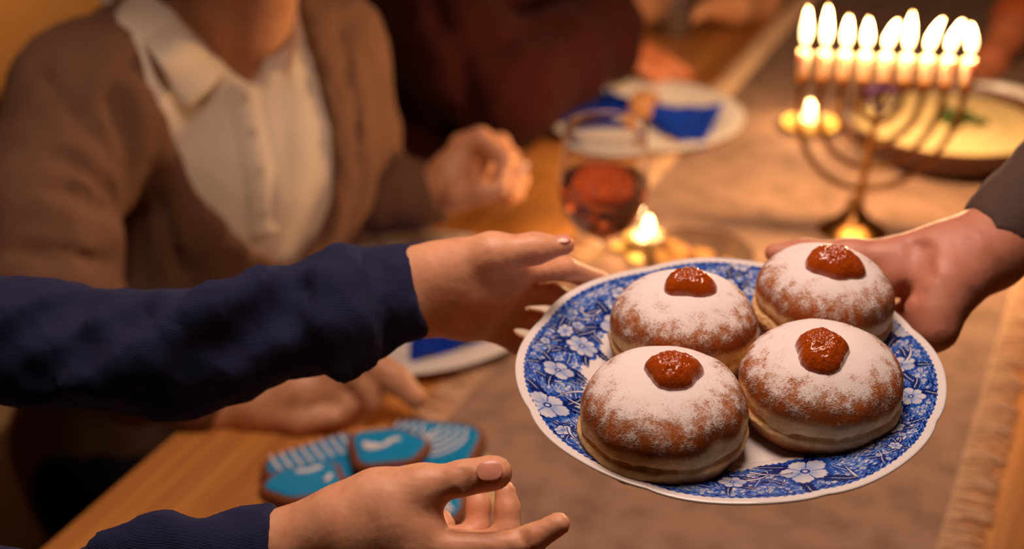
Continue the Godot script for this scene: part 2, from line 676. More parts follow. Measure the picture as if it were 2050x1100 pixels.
# ------------------------------------------------------------------ the room
func room() -> void:
	var w := Vector3(5.2, 2.6, 6.6)
	var mid := Vector3(0.4, 0, -0.6)
	structure("floor", box(Vector3(w.x, 0.1, w.z), 0.002), M["floor_wood"], at(mid + Vector3(0, -0.05, 0)))
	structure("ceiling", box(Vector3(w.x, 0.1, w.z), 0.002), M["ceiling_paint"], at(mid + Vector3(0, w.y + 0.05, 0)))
	structure("wall_back", box(Vector3(w.x + 0.2, w.y, 0.1), 0.002), M["wall_paint"], at(mid + Vector3(0, w.y / 2, -w.z / 2 - 0.05)))
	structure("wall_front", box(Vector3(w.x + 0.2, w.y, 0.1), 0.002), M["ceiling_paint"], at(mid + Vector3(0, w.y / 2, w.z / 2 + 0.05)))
	structure("wall_left", box(Vector3(0.1, w.y, w.z), 0.002), M["wall_paint"], at(mid + Vector3(-w.x / 2 - 0.05, w.y / 2, 0)))
	structure("wall_right", box(Vector3(0.1, w.y, w.z), 0.002), M["wall_paint"], at(mid + Vector3(w.x / 2 + 0.05, w.y / 2, 0)))
	structure("baseboard_back", box(Vector3(w.x, 0.1, 0.02), 0.004), M["bench_wood"], at(mid + Vector3(0, 0.05, -w.z / 2 + 0.01)))

func turned(p: Vector3) -> Transform3D:   # local x along the table, local z across it
	return Transform3D(Basis(AX, Vector3.UP, BX), p)

func table() -> void:
	var a0 := 0.35
	var a1 := 3.0
	var c := (a0 + a1) / 2
	var o := thing("dining_table", "long pine dining table with rounded edges under the woven runner", "table", turned(onto(c, -0.305, 0)))
	var len := a1 - a0
	# table top: long boards edge to edge
	var bw := 0.915 / 6
	for k in 6:
		var v := box(Vector3(len, 0.035, bw - 0.0006), 0.0018)
		var arr := v.surface_get_arrays(0)
		var uv := PackedVector2Array()
		for p in arr[Mesh.ARRAY_VERTEX]: uv.append(Vector2(p.x / 2.2 + k * 0.37, (p.z + p.y) / 0.94 + k / 6.0 + 0.08))
		arr[Mesh.ARRAY_TEX_UV] = uv
		var m := ArrayMesh.new()
		m.add_surface_from_arrays(Mesh.PRIMITIVE_TRIANGLES, arr)
		part("plank", m, M["wood"], o, at(Vector3(0, TOP - 0.0175, -0.4575 + bw * (k + 0.5))))
	for s in [-1, 1]:
		part("apron", box(Vector3(len - 0.2, 0.09, 0.025), 0.003), M["bench_wood"], o, at(Vector3(0, TOP - 0.08, s * 0.4)))
		for e in [-1, 1]:
			part("leg", box(Vector3(0.07, TOP - 0.035, 0.07), 0.006), M["bench_wood"], o, at(Vector3(e * (len / 2 - 0.1), (TOP - 0.035) / 2, s * 0.38)))
	for s in [[-1.12, "low dark bench along the table side where the woman sits"], [0.52, "low dark bench along the table side opposite the woman"]]:
		var b := thing("bench", s[1], "bench", turned(onto(c, s[0], 0)))
		part("seat", box(Vector3(2.3, 0.04, 0.32), 0.006), M["bench_wood"], b, at(Vector3(0, 0.43, 0)))
		for e in [-1, 1]: part("leg", box(Vector3(0.05, 0.41, 0.28), 0.006), M["bench_wood"], b, at(Vector3(e * 1.0, 0.205, 0)))
	# runner
	var r := thing("table_runner", "beige woven table runner with a frayed fringe down the middle of the table", "table runner", turned(onto(c, -0.305)))
	part("cloth", box(Vector3(len - 0.06, 0.003, 0.466), 0.0012), M["runner"], r, at(Vector3(0, 0.0015, 0)))
	var rng := RandomNumberGenerator.new()
	rng.seed = 12
	var q := Pot.new()
	for s in [-1, 1]:
		var x := -len / 2 + 0.05
		while x < len / 2 - 0.05:
			var clump := 0.006 * sin(x * 130.0) + 0.004 * sin(x * 61.0)
			var n := 0.028 + rng.randf() * 0.012
			var z: float = s * 0.23
			var pts := []
			for k in 4:
				var t := k / 3.0
				pts.append(Vector3(x + clump * t + rng.randf_range(-0.003, 0.003) * t, 0.0022 + (0.0016 + rng.randf() * 0.003) * sin(t * PI), z + s * n * t))
			tube_into(q, curve3(pts, 2), 0.0011, 5)
			x += 0.0026 + rng.randf() * 0.0022
	part("fringe", mk(q.v, q.t), M["fringe"], r).set_meta("kind", "stuff")

# ------------------------------------------------------------------ candle holder with nine lights
func candelabrum() -> void:
	var base := Vector3(0.4107, 0.75, -1.6228)
	var turn := deg_to_rad(-9.0)
	var o := thing("candelabrum", "brass nine-branched candle holder with curved arms and a round foot on the runner", "candelabrum", Transform3D(Basis(Vector3.UP, turn), base))
	var foot := curve([Vector2(0.0, 0.0), Vector2(0.040, 0.0), Vector2(0.042, 0.004), Vector2(0.034, 0.010), Vector2(0.022, 0.018), Vector2(0.014, 0.028), Vector2(0.0095, 0.036), Vector2(0.011, 0.041), Vector2(0.007, 0.047), Vector2(0.0, 0.05)], 4)
	part("foot", lathe(foot, 40), M["brass"], o)
	var lean := Vector3(0.085, 1.0, 0.0)   # the shaft is a little bent
	var up := func(x: float, y: float) -> Vector3: return Vector3(x + lean.x * y, y, 0)
	part("shaft", tube(curve3([up.call(0, 0.04), up.call(0, 0.08), up.call(0, 0.14), up.call(0, 0.20)], 4), [0.006, 0.0055, 0.005, 0.0046, 0.0046, 0.0046, 0.0046, 0.0042, 0.0042, 0.004, 0.004, 0.004, 0.004], 12), M["brass"], o)
	var tops := []
	for k in 4:
		var R := 0.0230 * (k + 1)
		var cy := 0.184 - 0.012
		var pts := []
		for s in 25:
			var a := PI * s / 24
			pts.append(up.call(-R * cos(a), cy - R * 1.24 * sin(a)))
		pts.push_front(up.call(-R, 0.184))
		pts.append(up.call(R, 0.184))
		part("arm", tube(pts, 0.0038, 10), M["brass"], o)
		tops.append(-R)
		tops.append(R)
	tops.append(0.0)
	tops.sort()
	var heights := [49.0, 52.0, 40.0, 38.0, 37.0, 48.0, 42.0, 41.0, 37.0]
	var leans := [0.0, -0.001, 0.0, -0.001, 0.008, 0.0, 0.011, 0.010, -0.004]
	var sits := ["at the far left end of the branched candle holder", "second from the left end of the branched candle holder", "third from the left end of the branched candle holder", "just left of the middle of the branched candle holder", "in the middle of the branched candle holder, over the star", "just right of the middle of the branched candle holder", "third from the right end of the branched candle holder", "second from the right end of the branched candle holder", "at the far right end of the branched candle holder"]
	for i in 9:
		var x: float = tops[i]
		var p: Vector3 = up.call(x, 0.184)
		part("candle_cup", lathe(curve([Vector2(0.0, 0), Vector2(0.004, 0), Vector2(0.006, 0.004), Vector2(0.0090, 0.010), Vector2(0.0100, 0.014), Vector2(0.0086, 0.014), Vector2(0.0074, 0.006), Vector2(0.0, 0.005)], 3), 20), M["brass"], o, at(p))
		var c := thing("candle", "short cream candle burning %s" % sits[i], "candle", Transform3D(Basis(Vector3.UP, turn), base + Basis(Vector3.UP, turn) * (p + Vector3(0, 0.006, 0))), "candles burning in the candle holder")
		part("wax", lathe(curve([Vector2(0.0, 0), Vector2(0.0062, 0), Vector2(0.0066, 0.016), Vector2(0.0068, 0.032), Vector2(0.0062, 0.0345), Vector2(0.004, 0.0335), Vector2(0.0, 0.033)], 3), 20), M["wax"], c)
		part("wick", tube([Vector3(0, 0.033, 0), Vector3(0.0004, 0.043, 0)], 0.0008, 6), M["wick"], c)
		flame(c, Vector3(0, 0.0425, 0), heights[i] * 0.00090, 0.0054, Vector2(leans[i], 0.0), 0.031)
	# six-pointed star: two crossed triangle frames in front of the shaft
	for k in 2:
		var pts := []
		for s in 4:
			var a := TAU * s / 3 + PI / 2 + PI * k
			pts.append(up.call(0, 0.176) + Vector3(0.02 * cos(a), 0.02 * sin(a), 0.0075 + 0.0015 * k))
		part("star", tube(pts, 0.0022, 6), M["star_enamel"], o)
	# tealights
	tealight(Vector3(0.4191, 0.75, -1.9573), 0.034, "tealight in a round gilt dish left of the branched candle holder", "round gilt dish under the tealight beside the branched candle holder", false, 0.004)
	tealight(Vector3(0.159, 0.75, -1.5681), 0.041, "tealight in a star shaped dish behind the wine glass", "star shaped gilt dish under the tealight behind the wine glass", true, -0.001)

func corner_lamp(p: Vector3, col: Color, energy: float) -> void:
	var o := thing("floor_lamp", "tall floor lamp with a pale cone shade in the far left corner", "lamp", at(p))
	part("base", lathe(curve([Vector2(0, 0), Vector2(0.14, 0), Vector2(0.145, 0.012), Vector2(0.03, 0.03), Vector2(0.0, 0.035)], 3), 32), M["brass"], o)
	part("pole", tube([Vector3(0, 0.03, 0), Vector3(0, 1.3, 0)], 0.012, 10), M["brass"], o)
	part("shade", lathe([Vector2(0.2, 1.25), Vector2(0.12, 1.5), Vector2(0.117, 1.5), Vector2(0.197, 1.25)], 32, 2), M["lamp_shade"], o)
	part("bulb", lathe(curve([Vector2(0, 1.3), Vector2(0.02, 1.31), Vector2(0.035, 1.36), Vector2(0.0, 1.4)], 4), 20), M["lamp_glow"], o)
	var l := OmniLight3D.new()
	l.name = "floor_lamp_light"
	l.light_color = col
	l.light_energy = energy
	l.light_size = 0.03
	l.omni_range = 9.0
	l.omni_attenuation = 2.0
	l.shadow_enabled = true
	l.position = Vector3(0, 1.355, 0)
	o.add_child(l, true)

func tealight(p: Vector3, r: float, label: String, dish_label: String, star: bool, lean: float) -> void:
	p.y = TOP + 0.003
	var d := thing("tealight_dish", dish_label, "candle holder", at(p))
	if star:
		var line := []
		for s in 60:
			var a := TAU * s / 60
			line.append(Vector2(cos(a), sin(a)) * r * (0.86 + 0.24 * cos(6.0 * a)))
		part("dish", slab(line, 0.006, 0.002), M["gold"], d)
	else:
		part("dish", lathe(curve([Vector2(0.0, 0.0), Vector2(r * 0.6, 0.0), Vector2(r * 1.1, 0.008), Vector2(r * 1.12, 0.010), Vector2(r * 1.05, 0.0095), Vector2(r * 0.6, 0.004), Vector2(0.0, 0.004)], 4), 40), M["gold"], d)
	var o := thing("tealight", label, "candle", at(p + Vector3(0, 0.0061 if star else 0.0041, 0)), "tealights on the table")
	part("cup", lathe([Vector2(0, 0), Vector2(0.0185, 0), Vector2(0.019, 0.001), Vector2(0.0192, 0.014), Vector2(0.0186, 0.0142), Vector2(0.0184, 0.002), Vector2(0, 0.002)], 32), M["silver"], o)
	part("wax", lathe([Vector2(0, 0.0018), Vector2(0.0183, 0.0018), Vector2(0.0183, 0.0105), Vector2(0.012, 0.0098), Vector2(0, 0.0096)], 32), M["wax"], o)
	part("wick", tube([Vector3(0, 0.009, 0), Vector3(0.0003, 0.016, 0)], 0.0007, 6), M["wick"], o)
	flame(o, Vector3(0, 0.0145, 0), 0.024, 0.0064, Vector2(-lean, 0), 0.018)

# ------------------------------------------------------------------ the plate that is handed over
var plate_at: Transform3D

func serving_plate() -> void:
	plate_at = Transform3D(Basis(Vector3.RIGHT, deg_to_rad(4.2)) * Basis(Vector3.BACK, deg_to_rad(1.5)), Vector3(0.1319, 1.0403, -0.7834))
	var o := thing("serving_plate", "large blue and white flower printed plate with a scalloped rim holding four doughnuts", "plate", plate_at)
	var m := mat("printed_china", Color(1, 1, 1), 0.13)
	m.albedo_texture = print_texture()
	m.texture_repeat = false
	m.clearcoat_enabled = true
	m.clearcoat = 0.5
	m.clearcoat_roughness = 0.04
	var top := curve([Vector2(0.0, 0.004), Vector2(0.04, 0.004), Vector2(0.072, 0.0042), Vector2(0.080, 0.0062), Vector2(0.092, 0.0100), Vector2(0.110, 0.0148), Vector2(0.124, 0.0178), Vector2(0.1278, 0.0186), Vector2(0.129, 0.0178), Vector2(0.1284, 0.0166)], 5)
	var under := curve([Vector2(0.1284, 0.0166), Vector2(0.122, 0.0145), Vector2(0.110, 0.0112), Vector2(0.092, 0.0062), Vector2(0.080, 0.0024), Vector2(0.074, 0.0), Vector2(0.069, 0.0), Vector2(0.066, 0.0022), Vector2(0.03, 0.0022), Vector2(0.0, 0.0022)], 4)
	for side in [["printed_face", top, m], ["underside", under, M["china"]]]:
		var seg := 240
		var v := PackedVector3Array()
		var uv := PackedVector2Array()
		for p in side[1]:
			for s in seg + 1:
				var a := TAU * s / seg
				var w: float = smoothstep(0.085, 0.129, p.x)
				var sc := 1.0 + w * 0.022 * (pow(absf(cos(4.0 * a + 0.35)), 0.55) - 0.75)
				v.append(Vector3(p.x * sc * cos(a), p.y + w * 0.0008 * cos(8.0 * a), -p.x * sc * sin(a)))
				uv.append(Vector2(float(s) / seg, clampf((p.x / 0.129 - 0.5) / 0.5, 0.0, 1.0)))
		part(side[0], weld(v, quads(side[1].size(), seg + 1, false), uv, seg + 1, facing(side[0] == "printed_face")), side[2], o)

func facing(up: bool) -> int:
	return 2

const PW := 2048
const PH := 400
var ink: PackedFloat32Array

func stamp(deg: float, rho: float, reach: float, what: Callable) -> void:
	var ru := int(reach / (TAU * rho * 129.0) * PW) + 2
	var rv := int(reach / (0.5 * 129.0) * PH) + 2
	var u0 := int(deg / 360.0 * PW)
	var v0 := int((rho - 0.5) / 0.5 * PH)
	for v in range(maxi(0, v0 - rv), mini(int(PH * 0.914), v0 + rv)):
		var r := 0.5 + 0.5 * v / PH
		for u in range(u0 - ru, u0 + ru):
			var i := v * PW + posmod(u, PW)
			ink[i] = what.call(Vector2((u - u0) * TAU / PW * r * 129.0, (r - rho) * 129.0), ink[i])

func flower(deg: float, rho: float, size: float, n: int, rot: float, dense := 1.0) -> void:
	stamp(deg, rho, size * 1.35, func(p: Vector2, g: float) -> float:
		var l := p.length() / size
		var t := p.angle() + rot
		var petal := absf(cos(n * t * 0.5))
		var e := (0.64 + 0.33 * pow(petal, 0.6) + 0.03 * sin(t * n * 5.0 + 1.0)) * (1.0 + 0.10 * sin(t * 2.0 + size))
		if l > e + 0.28: return g
		if l > e: return maxf(g, 0.80 - (l - e) * 0.9)
		if l < 0.10: return 0.1
		if l < 0.2: return 0.75
		if l < 0.27: return 0.25
		var k := 0.06 + 0.16 * clampf(1.0 - l * 1.2, 0, 1) + 0.10 * maxf(0.0, sin(t * 1.7 + size))
		if petal < 0.16 * (1.25 - l): k = 0.6
		var vein := pow(absf(sin(t * n * 3.0 + 0.6 * sin(l * 7.0))), 5.0) * (0.5 + 0.5 * sin(t * 3.0 + size * 2.0))
		k = maxf(k, vein * clampf((0.72 - l) * 1.5, 0, 0.6) * dense)
		if l > e - 0.05: k = maxf(k, 0.22)
		return k)

func leaf(deg: float, rho: float, length: float, width: float, rot: float, tone := 0.95) -> void:
	stamp(deg, rho, length * 1.1, func(p: Vector2, g: float) -> float:
		var q := p.rotated(-rot)
		var x := q.x / length
		if absf(x) > 1.0: return g
		var bend := 0.25 * width * sin(x * 2.5)
		var e := width * (1.0 - x * x) * (0.85 + 0.15 * sin(x * 22.0))
		var d := absf(q.y - bend)
		if d > e: return g
		if d < 0.28: return 0.12
		if fposmod(x * length * 0.5 + d * 0.7, 1.0) < 0.18: return 0.5
		return tone)

func stem(deg: float, rho: float, length: float, rot: float, bend: float) -> void:
	stamp(deg, rho, length * 1.1, func(p: Vector2, g: float) -> float:
		var q := p.rotated(-rot)
		var x := q.x / length
		if absf(x) > 1.0: return g
		var d := absf(q.y - bend * (1.0 - x * x))
		var w := 0.45 * (1.15 - x)
		if d < w: return 0.06
		return maxf(g, 0.85) if d < w + 0.6 else g)

func print_texture() -> ImageTexture:
	ink.resize(PW * PH)
	var na := noise(41, 0.016, 3).get_image(PW, PH).get_data()
	var nb := noise(42, 0.075, 2).get_image(PW, PH).get_data()
	var inner := noise(43, 1.0, 2)
	for u in PW:
		var a := TAU * u / PW
		var edge := 0.668 + 0.05 * inner.get_noise_2d(cos(a) * 2.0, sin(a) * 2.0) + 0.014 * absf(sin(a * 55.0 + 2.0 * sin(a * 9.0)))
		for v in PH:
			var r := 0.5 + 0.5 * v / PH
			var k := 0.0
			if r > edge and r < 0.958 + 0.003 * sin(a * 160.0):
				k = 0.50 + (na[v * PW + u] / 255.0 - 0.5) * 0.75
				var b := nb[v * PW + u] / 255.0
				if b > 0.62: k -= (b - 0.62) * 2.6
				elif b < 0.40: k += (0.40 - b) * 1.5
				if r > 0.925: k = 0.62 + 0.12 * sin(a * 230.0 + r * 400.0) + (b - 0.5) * 0.9
			ink[v * PW + u] = clampf(k, 0.0, 1.0)
	var rng := RandomNumberGenerator.new()
	rng.seed = 77
	# filler all round: leaves, sprigs and tiny blossoms
	for i in 150:
		leaf(rng.randf() * 360, rng.randf_range(0.70, 0.90), rng.randf_range(4, 9), rng.randf_range(1.5, 3.2), rng.randf() * TAU, rng.randf_range(0.7, 1.0))
	for i in 46:
		stem(rng.randf() * 360, rng.randf_range(0.70, 0.88), rng.randf_range(4, 8), rng.randf() * TAU, rng.randf_range(-5, 5))
	for i in 150:
		flower(rng.randf() * 360, rng.randf_range(0.87, 0.935), rng.randf_range(1.3, 2.2), 5, rng.randf() * 6)
	for i in 15:
		flower(i * 24.1 + rng.randf() * 8, rng.randf_range(0.72, 0.86), rng.randf_range(4, 7), rng.randi_range(5, 7), rng.randf() * 6)
	# the large blossoms that show, each among dark leaves
	var blooms := [[Vector2(157.1, 0.735), 10.0, 8, 0.2], [Vector2(153.0, 0.852), 6.0, 7, 1.0], [Vector2(135.0, 0.680), 12.0, 6, 0.5], [Vector2(176.0, 0.800), 9.5, 5, 0.3], [Vector2(161.6, 0.902), 3.4, 5, 0.0], [Vector2(196.2, 0.899), 13.5, 5, 0.9], [Vector2(209.2, 0.904), 5.5, 6, 0.0], [Vector2(288.5, 0.775), 14.5, 5, 0.4], [Vector2(264.5, 0.812), 7.5, 6, 0.1], [Vector2(21.1, 0.968), 13.0, 5, 0.2], [Vector2(2.0, 0.820), 9.0, 6, 0.8], [Vector2(344.5, 0.844), 9.0, 7, 0.2], [Vector2(326.6, 0.827), 6.0, 6, 0.2], [Vector2(79.1, 0.955), 7.0, 6, 0.0], [Vector2(83.1, 0.797), 7.0, 5, 0.4], [Vector2(317.1, 0.895), 4.0, 6, 0.0], [Vector2(276.5, 0.768), 3.0, 5, 0.0]]
	for f in blooms:
		for k in 5:
			var a := TAU * k / 5 + rng.randf()
			var d: float = f[1] * 1.25
			leaf(f[0].x + rad_to_deg(cos(a) * d / (f[0].y * 129.0)), f[0].y + sin(a) * d / 129.0, f[1] * 0.75 + 1.5, f[1] * 0.26 + 0.6, a + rng.randf_range(-0.7, 0.7), 1.0)
	for f in blooms:
		flower(f[0].x, f[0].y, f[1], f[2], f[3])
	for f in [[Vector2(189.7, 0.762), 11.0, 1.1, 2.0], [Vector2(193.1, 0.749), 8.0, 2.4, -2.0], [Vector2(278.0, 0.737), 12.0, 0.3, 2.5], [Vector2(273.3, 0.763), 9.0, -0.5, 2.0], [Vector2(7.7, 0.883), 9.0, 0.4, 2.0], [Vector2(212.5, 0.878), 8.0, 0.2, 1.5]]:
		stem(f[0].x, f[0].y, f[1], f[2], f[3])
	var px := PackedByteArray()
	px.resize(PW * PH * 3)
	var c0 := Color(0.93, 0.90, 0.88)
	var c1 := Color(0.17, 0.36, 0.74)
	var c2 := Color(0.015, 0.05, 0.30)
	for i in PW * PH:
		var k := ink[i]
		var c := c0.lerp(c1, k * 1.6) if k < 0.625 else c1.lerp(c2, (k - 0.625) / 0.375)
		px[i * 3] = int(c.r * 255)
		px[i * 3 + 1] = int(c.g * 255)
		px[i * 3 + 2] = int(c.b * 255)
	return ImageTexture.create_from_image(Image.create_from_data(PW, PH, false, Image.FORMAT_RGB8, px))

# ------------------------------------------------------------------ doughnuts
const BUN := [Vector2(0.0, 0.0570), Vector2(0.012, 0.0566), Vector2(0.024, 0.0536), Vector2(0.0342, 0.0488), Vector2(0.0420, 0.0420), Vector2(0.0460, 0.0338), Vector2(0.0470, 0.0270), Vector2(0.0464, 0.0215), Vector2(0.0472, 0.0180), Vector2(0.0474, 0.0150), Vector2(0.0452, 0.0080), Vector2(0.0400, 0.0032), Vector2(0.0320, 0.0003), Vector2(0.0, 0.0)]

func doughnuts() -> void:
	var spots := [
		[Vector2(-0.0446, 0.0612), 0.004, 1.02, 1.0, Vector3(0.0, 0, 0.5), Vector2(-0.0406, 0.0653), Vector2(0.0150, 0.0150), 0.1, 0.2, "front doughnut dusted with sugar, nearest the plate's lower rim, amber jam on top"],
		[Vector2(0.0495, 0.0317), 0.004, 1.0, 0.94, Vector3(3.0, 0, -1.0), Vector2(0.0457, 0.0388), Vector2(0.0150, 0.0165), 4.75, 0.16, "right front doughnut with a round blob of jam running down toward the rim"],
		[Vector2(-0.0248, -0.0294), 0.004, 0.965, 0.96, Vector3(-1.0, 0, -1.5), Vector2(-0.0231, -0.0287), Vector2(0.0160, 0.0130), 5.6, 0.10, "left rear doughnut with brown speckled sugar, beside the reaching child's fingers"],
		[Vector2(0.0651, -0.0549), 0.007, 0.93, 0.95, Vector3(1.0, 0, -5.0), Vector2(0.0646, -0.0497), Vector2(0.0165, 0.0145), 5.9, 0.32, "right rear doughnut leaning against the giver's hand, dark glossy jam on top"]]
	for i in 4:
		var s: Array = spots[i]
		var tilt := Basis.from_euler(Vector3(deg_to_rad(s[4].x), 0, deg_to_rad(s[4].z)))
		var place := plate_at * Transform3D(tilt, Vector3(s[0].x, s[1], s[0].y))
		bun(i, place, s[2], s[3], (s[5] - s[0]), s[6], s[7], s[8], s[9])

func grain(seed_: int) -> FastNoiseLite:
	var n := FastNoiseLite.new()
	n.seed = seed_
	n.noise_type = FastNoiseLite.TYPE_VALUE_CUBIC
	n.frequency = 0.55
	n.fractal_octaves = 2
	n.fractal_gain = 0.6
	return n

func bun(i: int, place: Transform3D, sr: float, sh: float, jam_at: Vector2, jam_r: Vector2, lobe: float, lobe_by: float, label: String) -> void:
	var o := thing("doughnut", label, "doughnut", place, "jam doughnuts on the printed plate")
	var prof := curve(BUN, 8)
	var rows := prof.size()
	var seg := 200
	var lump := noise(100 + i, 1.0, 2)
	var arc := PackedFloat32Array()
	arc.resize(rows)
	for k in range(1, rows): arc[k] = arc[k - 1] + prof[k].distance_to(prof[k - 1])
	var full := arc[rows - 1]
	var shape := func(k: int, a: float) -> Vector3:
		var p: Vector2 = prof[k]
		var d := Vector3(cos(a) * p.x * 28.0, p.y * 28.0, -sin(a) * p.x * 28.0)
		var r: float = p.x * sr * (1.0 + 0.030 * lump.get_noise_3dv(d) + 0.012 * sin(2.0 * a + i))
		# the seam round the waist: a torn, wandering crease
		var w := p.y - 0.0205 - 0.0022 * lump.get_noise_2d(a * 1.2, 3.0 + i) - 0.0012 * sin(a * 2.0 + i * 2.0)
		r -= (0.0019 + 0.0018 * lump.get_noise_2d(a * 3.0, 9.0)) * exp(-w * w / 2.2e-6)
		r += 0.0006 * lump.get_noise_3dv(d * 9.0) * smoothstep(0.030, 0.022, p.y)
		return Vector3(r * cos(a), maxf(p.y, 0.0) * sh * (1.0 + 0.02 * lump.get_noise_3dv(d * 0.7 + Vector3(5, 0, 0))), -r * sin(a))
	var v := PackedVector3Array()
	var uv := PackedVector2Array()
	for k in rows:
		for s in seg + 1:
			v.append(shape.call(k, TAU * s / seg))
			uv.append(Vector2(float(s) / seg, arc[k] / full))
	for s in seg + 1:
		v[s].x = 0
		v[s].z = 0
	# colour and relief, computed: fried crust, pale waist, sugar sifted over the top
	var tw := 1024
	var th := 512
	var na := noise(200 + i, 0.012, 3).get_image(1024, 1024).get_data()
	var nb := noise(220 + i, 0.055, 3).get_image(1024, 1024).get_data()
	var nc := grain(240 + i).get_image(1024, 1024).get_data()
	var px := PackedByteArray()
	px.resize(tw * th * 3)
	var hp := PackedByteArray()
	hp.resize(tw * th)
	var cover := PackedFloat32Array()
	cover.resize(tw * th)
	var crust := Color(0.63, 0.31, 0.11)
	var dark := Color(0.44, 0.185, 0.06)
	var pale := Color(0.96, 0.82, 0.60)
	var sugar := Color(0.95, 0.91, 0.90)
	var co := PackedFloat32Array()
	var si := PackedFloat32Array()
	var edge := PackedFloat32Array()
	for x in tw:
		co.append(cos(TAU * x / tw))
		si.append(sin(TAU * x / tw))
		edge.append(0.0312 + 0.003 * lump.get_noise_2d(co[x] * 1.5, si[x] * 1.5 + 7.0) - 0.001 * si[x])
	var k := 0
	for y in th:
		var a := full * (y + 0.5) / th
		while k < rows - 2 and arc[k + 1] < a: k += 1
		var q: Vector2 = prof[k].lerp(prof[k + 1], (a - arc[k]) / maxf(arc[k + 1] - arc[k], 1e-6))
		var sc := minf(a, 0.085) * 6000.0
		var low := smoothstep(0.019, 0.007, q.y)
		for x in tw:
			var jx := int(512.0 + co[x] * sc)
			var jy := int(512.0 + si[x] * sc)
			var j := (jy & 1023) * 1024 + (jx & 1023)
			var n1 := na[j] / 255.0
			var n2 := nb[j] / 255.0
			var n3 := nc[j] / 255.0
			var e := q.y - edge[x]
			var up := smoothstep(-0.0035, 0.0025, e + (n2 - 0.5) * 0.002)
			var c := pale.lerp(Color(0.74, 0.5, 0.25), (n1 - 0.35) * 0.5)
			c = c.lerp(crust.lerp(dark, clampf(0.5 + (n1 - 0.5) * 1.2 - e * 18.0, 0, 1)), up)
			c = c.lerp(dark, clampf(low + (n2 - 0.5) * 0.3 * low, 0, 1))
			var f := 1.0 - (a - 0.034) / 0.026 + (n1 - 0.5) * 1.05 + (n2 - 0.5) * 0.42 + si[x] * 0.10 - co[x] * 0.05
			var g := f + (n3 - 0.5) * 2.1
			var s := clampf(smoothstep(0.15, 1.05, g) * 0.62 + smoothstep(-0.1, 0.9, f) * 0.42, 0.0, 1.0) * smoothstep(0.0250, 0.035, q.y)
			c = c.lerp(sugar, s * 0.97)
			var z := (y * tw + x) * 3
			px[z] = int(c.r * 255)
			px[z + 1] = int(c.g * 255)
			px[z + 2] = int(c.b * 255)
			cover[y * tw + x] = s
			hp[y * tw + x] = int(clampf(60.0 + 120.0 * s + 50.0 * (n3 - 0.5) * (0.3 + s) + 60.0 * (n2 - 0.5) * (1.0 - up), 0, 255))
	var m := mat("bun_%d" % i, Color(1, 1, 1), 0.8, 0.25)
	m.albedo_texture = ImageTexture.create_from_image(Image.create_from_data(tw, th, false, Image.FORMAT_RGB8, px))
	m.heightmap_enabled = true
	m.heightmap_texture = ImageTexture.create_from_image(Image.create_from_data(tw, th, false, Image.FORMAT_L8, hp))
	m.heightmap_scale = 0.06
	m.subsurf_scatter_enabled = true
	m.subsurf_scatter_strength = 0.06
	var body := weld(v, quads(rows, seg + 1, false), uv, seg + 1)
	part("bun", body, m, o)
	# the sugar lies on the crust wherever it is thick enough
	var n: PackedVector3Array = body.surface_get_arrays(0)[Mesh.ARRAY_NORMAL]
	var sv := PackedVector3Array()
	for j in v.size(): sv.append(v[j] + n[j] * 0.00012)
	var st := PackedInt32Array()
	var all := quads(rows, seg + 1, false)
	for j in range(0, all.size(), 3):
		var w := (uv[all[j]] + uv[all[j + 1]] + uv[all[j + 2]]) / 3.0
		if cover[mini(int(w.y * th), th - 1) * tw + mini(int(w.x * tw), tw - 1)] > 0.55: st.append_array([all[j], all[j + 1], all[j + 2]])
	part("sugar_dusting", weld(sv, st, uv, seg + 1, 2), m, o)
	# jam
	var height := func(x: float, z: float) -> float:
		var r := Vector2(x, z).length() / sr
		for j in range(1, rows):
			if prof[j].x >= r: return lerpf(prof[j - 1].y, prof[j].y, (r - prof[j - 1].x) / maxf(prof[j].x - prof[j - 1].x, 1e-6)) * sh
		return 0.03
	var jn := noise(300 + i, 1.0, 3)
	var jv := PackedVector3Array()
	var jr := 30
	var js := 120
	for ring in jr + 1:
		var t := minf(float(ring) / (jr - 1), 1.0)
		for s in js:
			var a := TAU * s / js
			var d := Vector2(cos(a), -sin(a))
			var lob := maxf(0.0, cos(a - lobe))
			var rad := Vector2(d.x * jam_r.x, d.y * jam_r.y).length() * (1.0 + 0.045 * sin(3.0 * a + i * 1.7) + 0.04 * sin(5.0 * a + i) + 0.03 * jn.get_noise_2d(cos(a) * 3.0, sin(a) * 3.0 + i) + lobe_by * pow(lob, 6.0))
			var p := jam_at + d * rad * (t if ring < jr else 0.93)
			var dome := pow(maxf(1.0 - pow(t, 2.5), 0.0), 0.55)
			var y: float = height.call(p.x, p.y)
			var bump := 0.0013 * jn.get_noise_2d(p.x * 190.0, p.y * 190.0 + i) + 0.0007 * absf(jn.get_noise_2d(p.x * 420.0 + 9.0, p.y * 420.0))
			jv.append(Vector3(p.x, y - 0.0004 + (0.0102 * dome + bump * dome * dome * 1.3) * (1.0 if ring < jr else 0.0) - (0.002 if ring == jr else 0.0), p.y))
	part("jam", mk(jv, quads(jr + 1, js, true), PackedVector2Array(), 0), jam_mat(), o)

func jam_mat() -> StandardMaterial3D:
	if M.has("jam"): return M["jam"]
	var m := mat("jam", Color(0.66, 0.28, 0.055), 0.14, 0.5)
	m.subsurf_scatter_enabled = true
	m.subsurf_scatter_strength = 0.12
	m.clearcoat_enabled = true
	m.clearcoat = 0.7
	m.clearcoat_roughness = 0.06
	m.heightmap_enabled = true
	m.heightmap_texture = tex_noise(noise(51, 0.03, 3), 512)
	m.heightmap_scale = 0.045
	triplanar(m, 30.0)
	return m

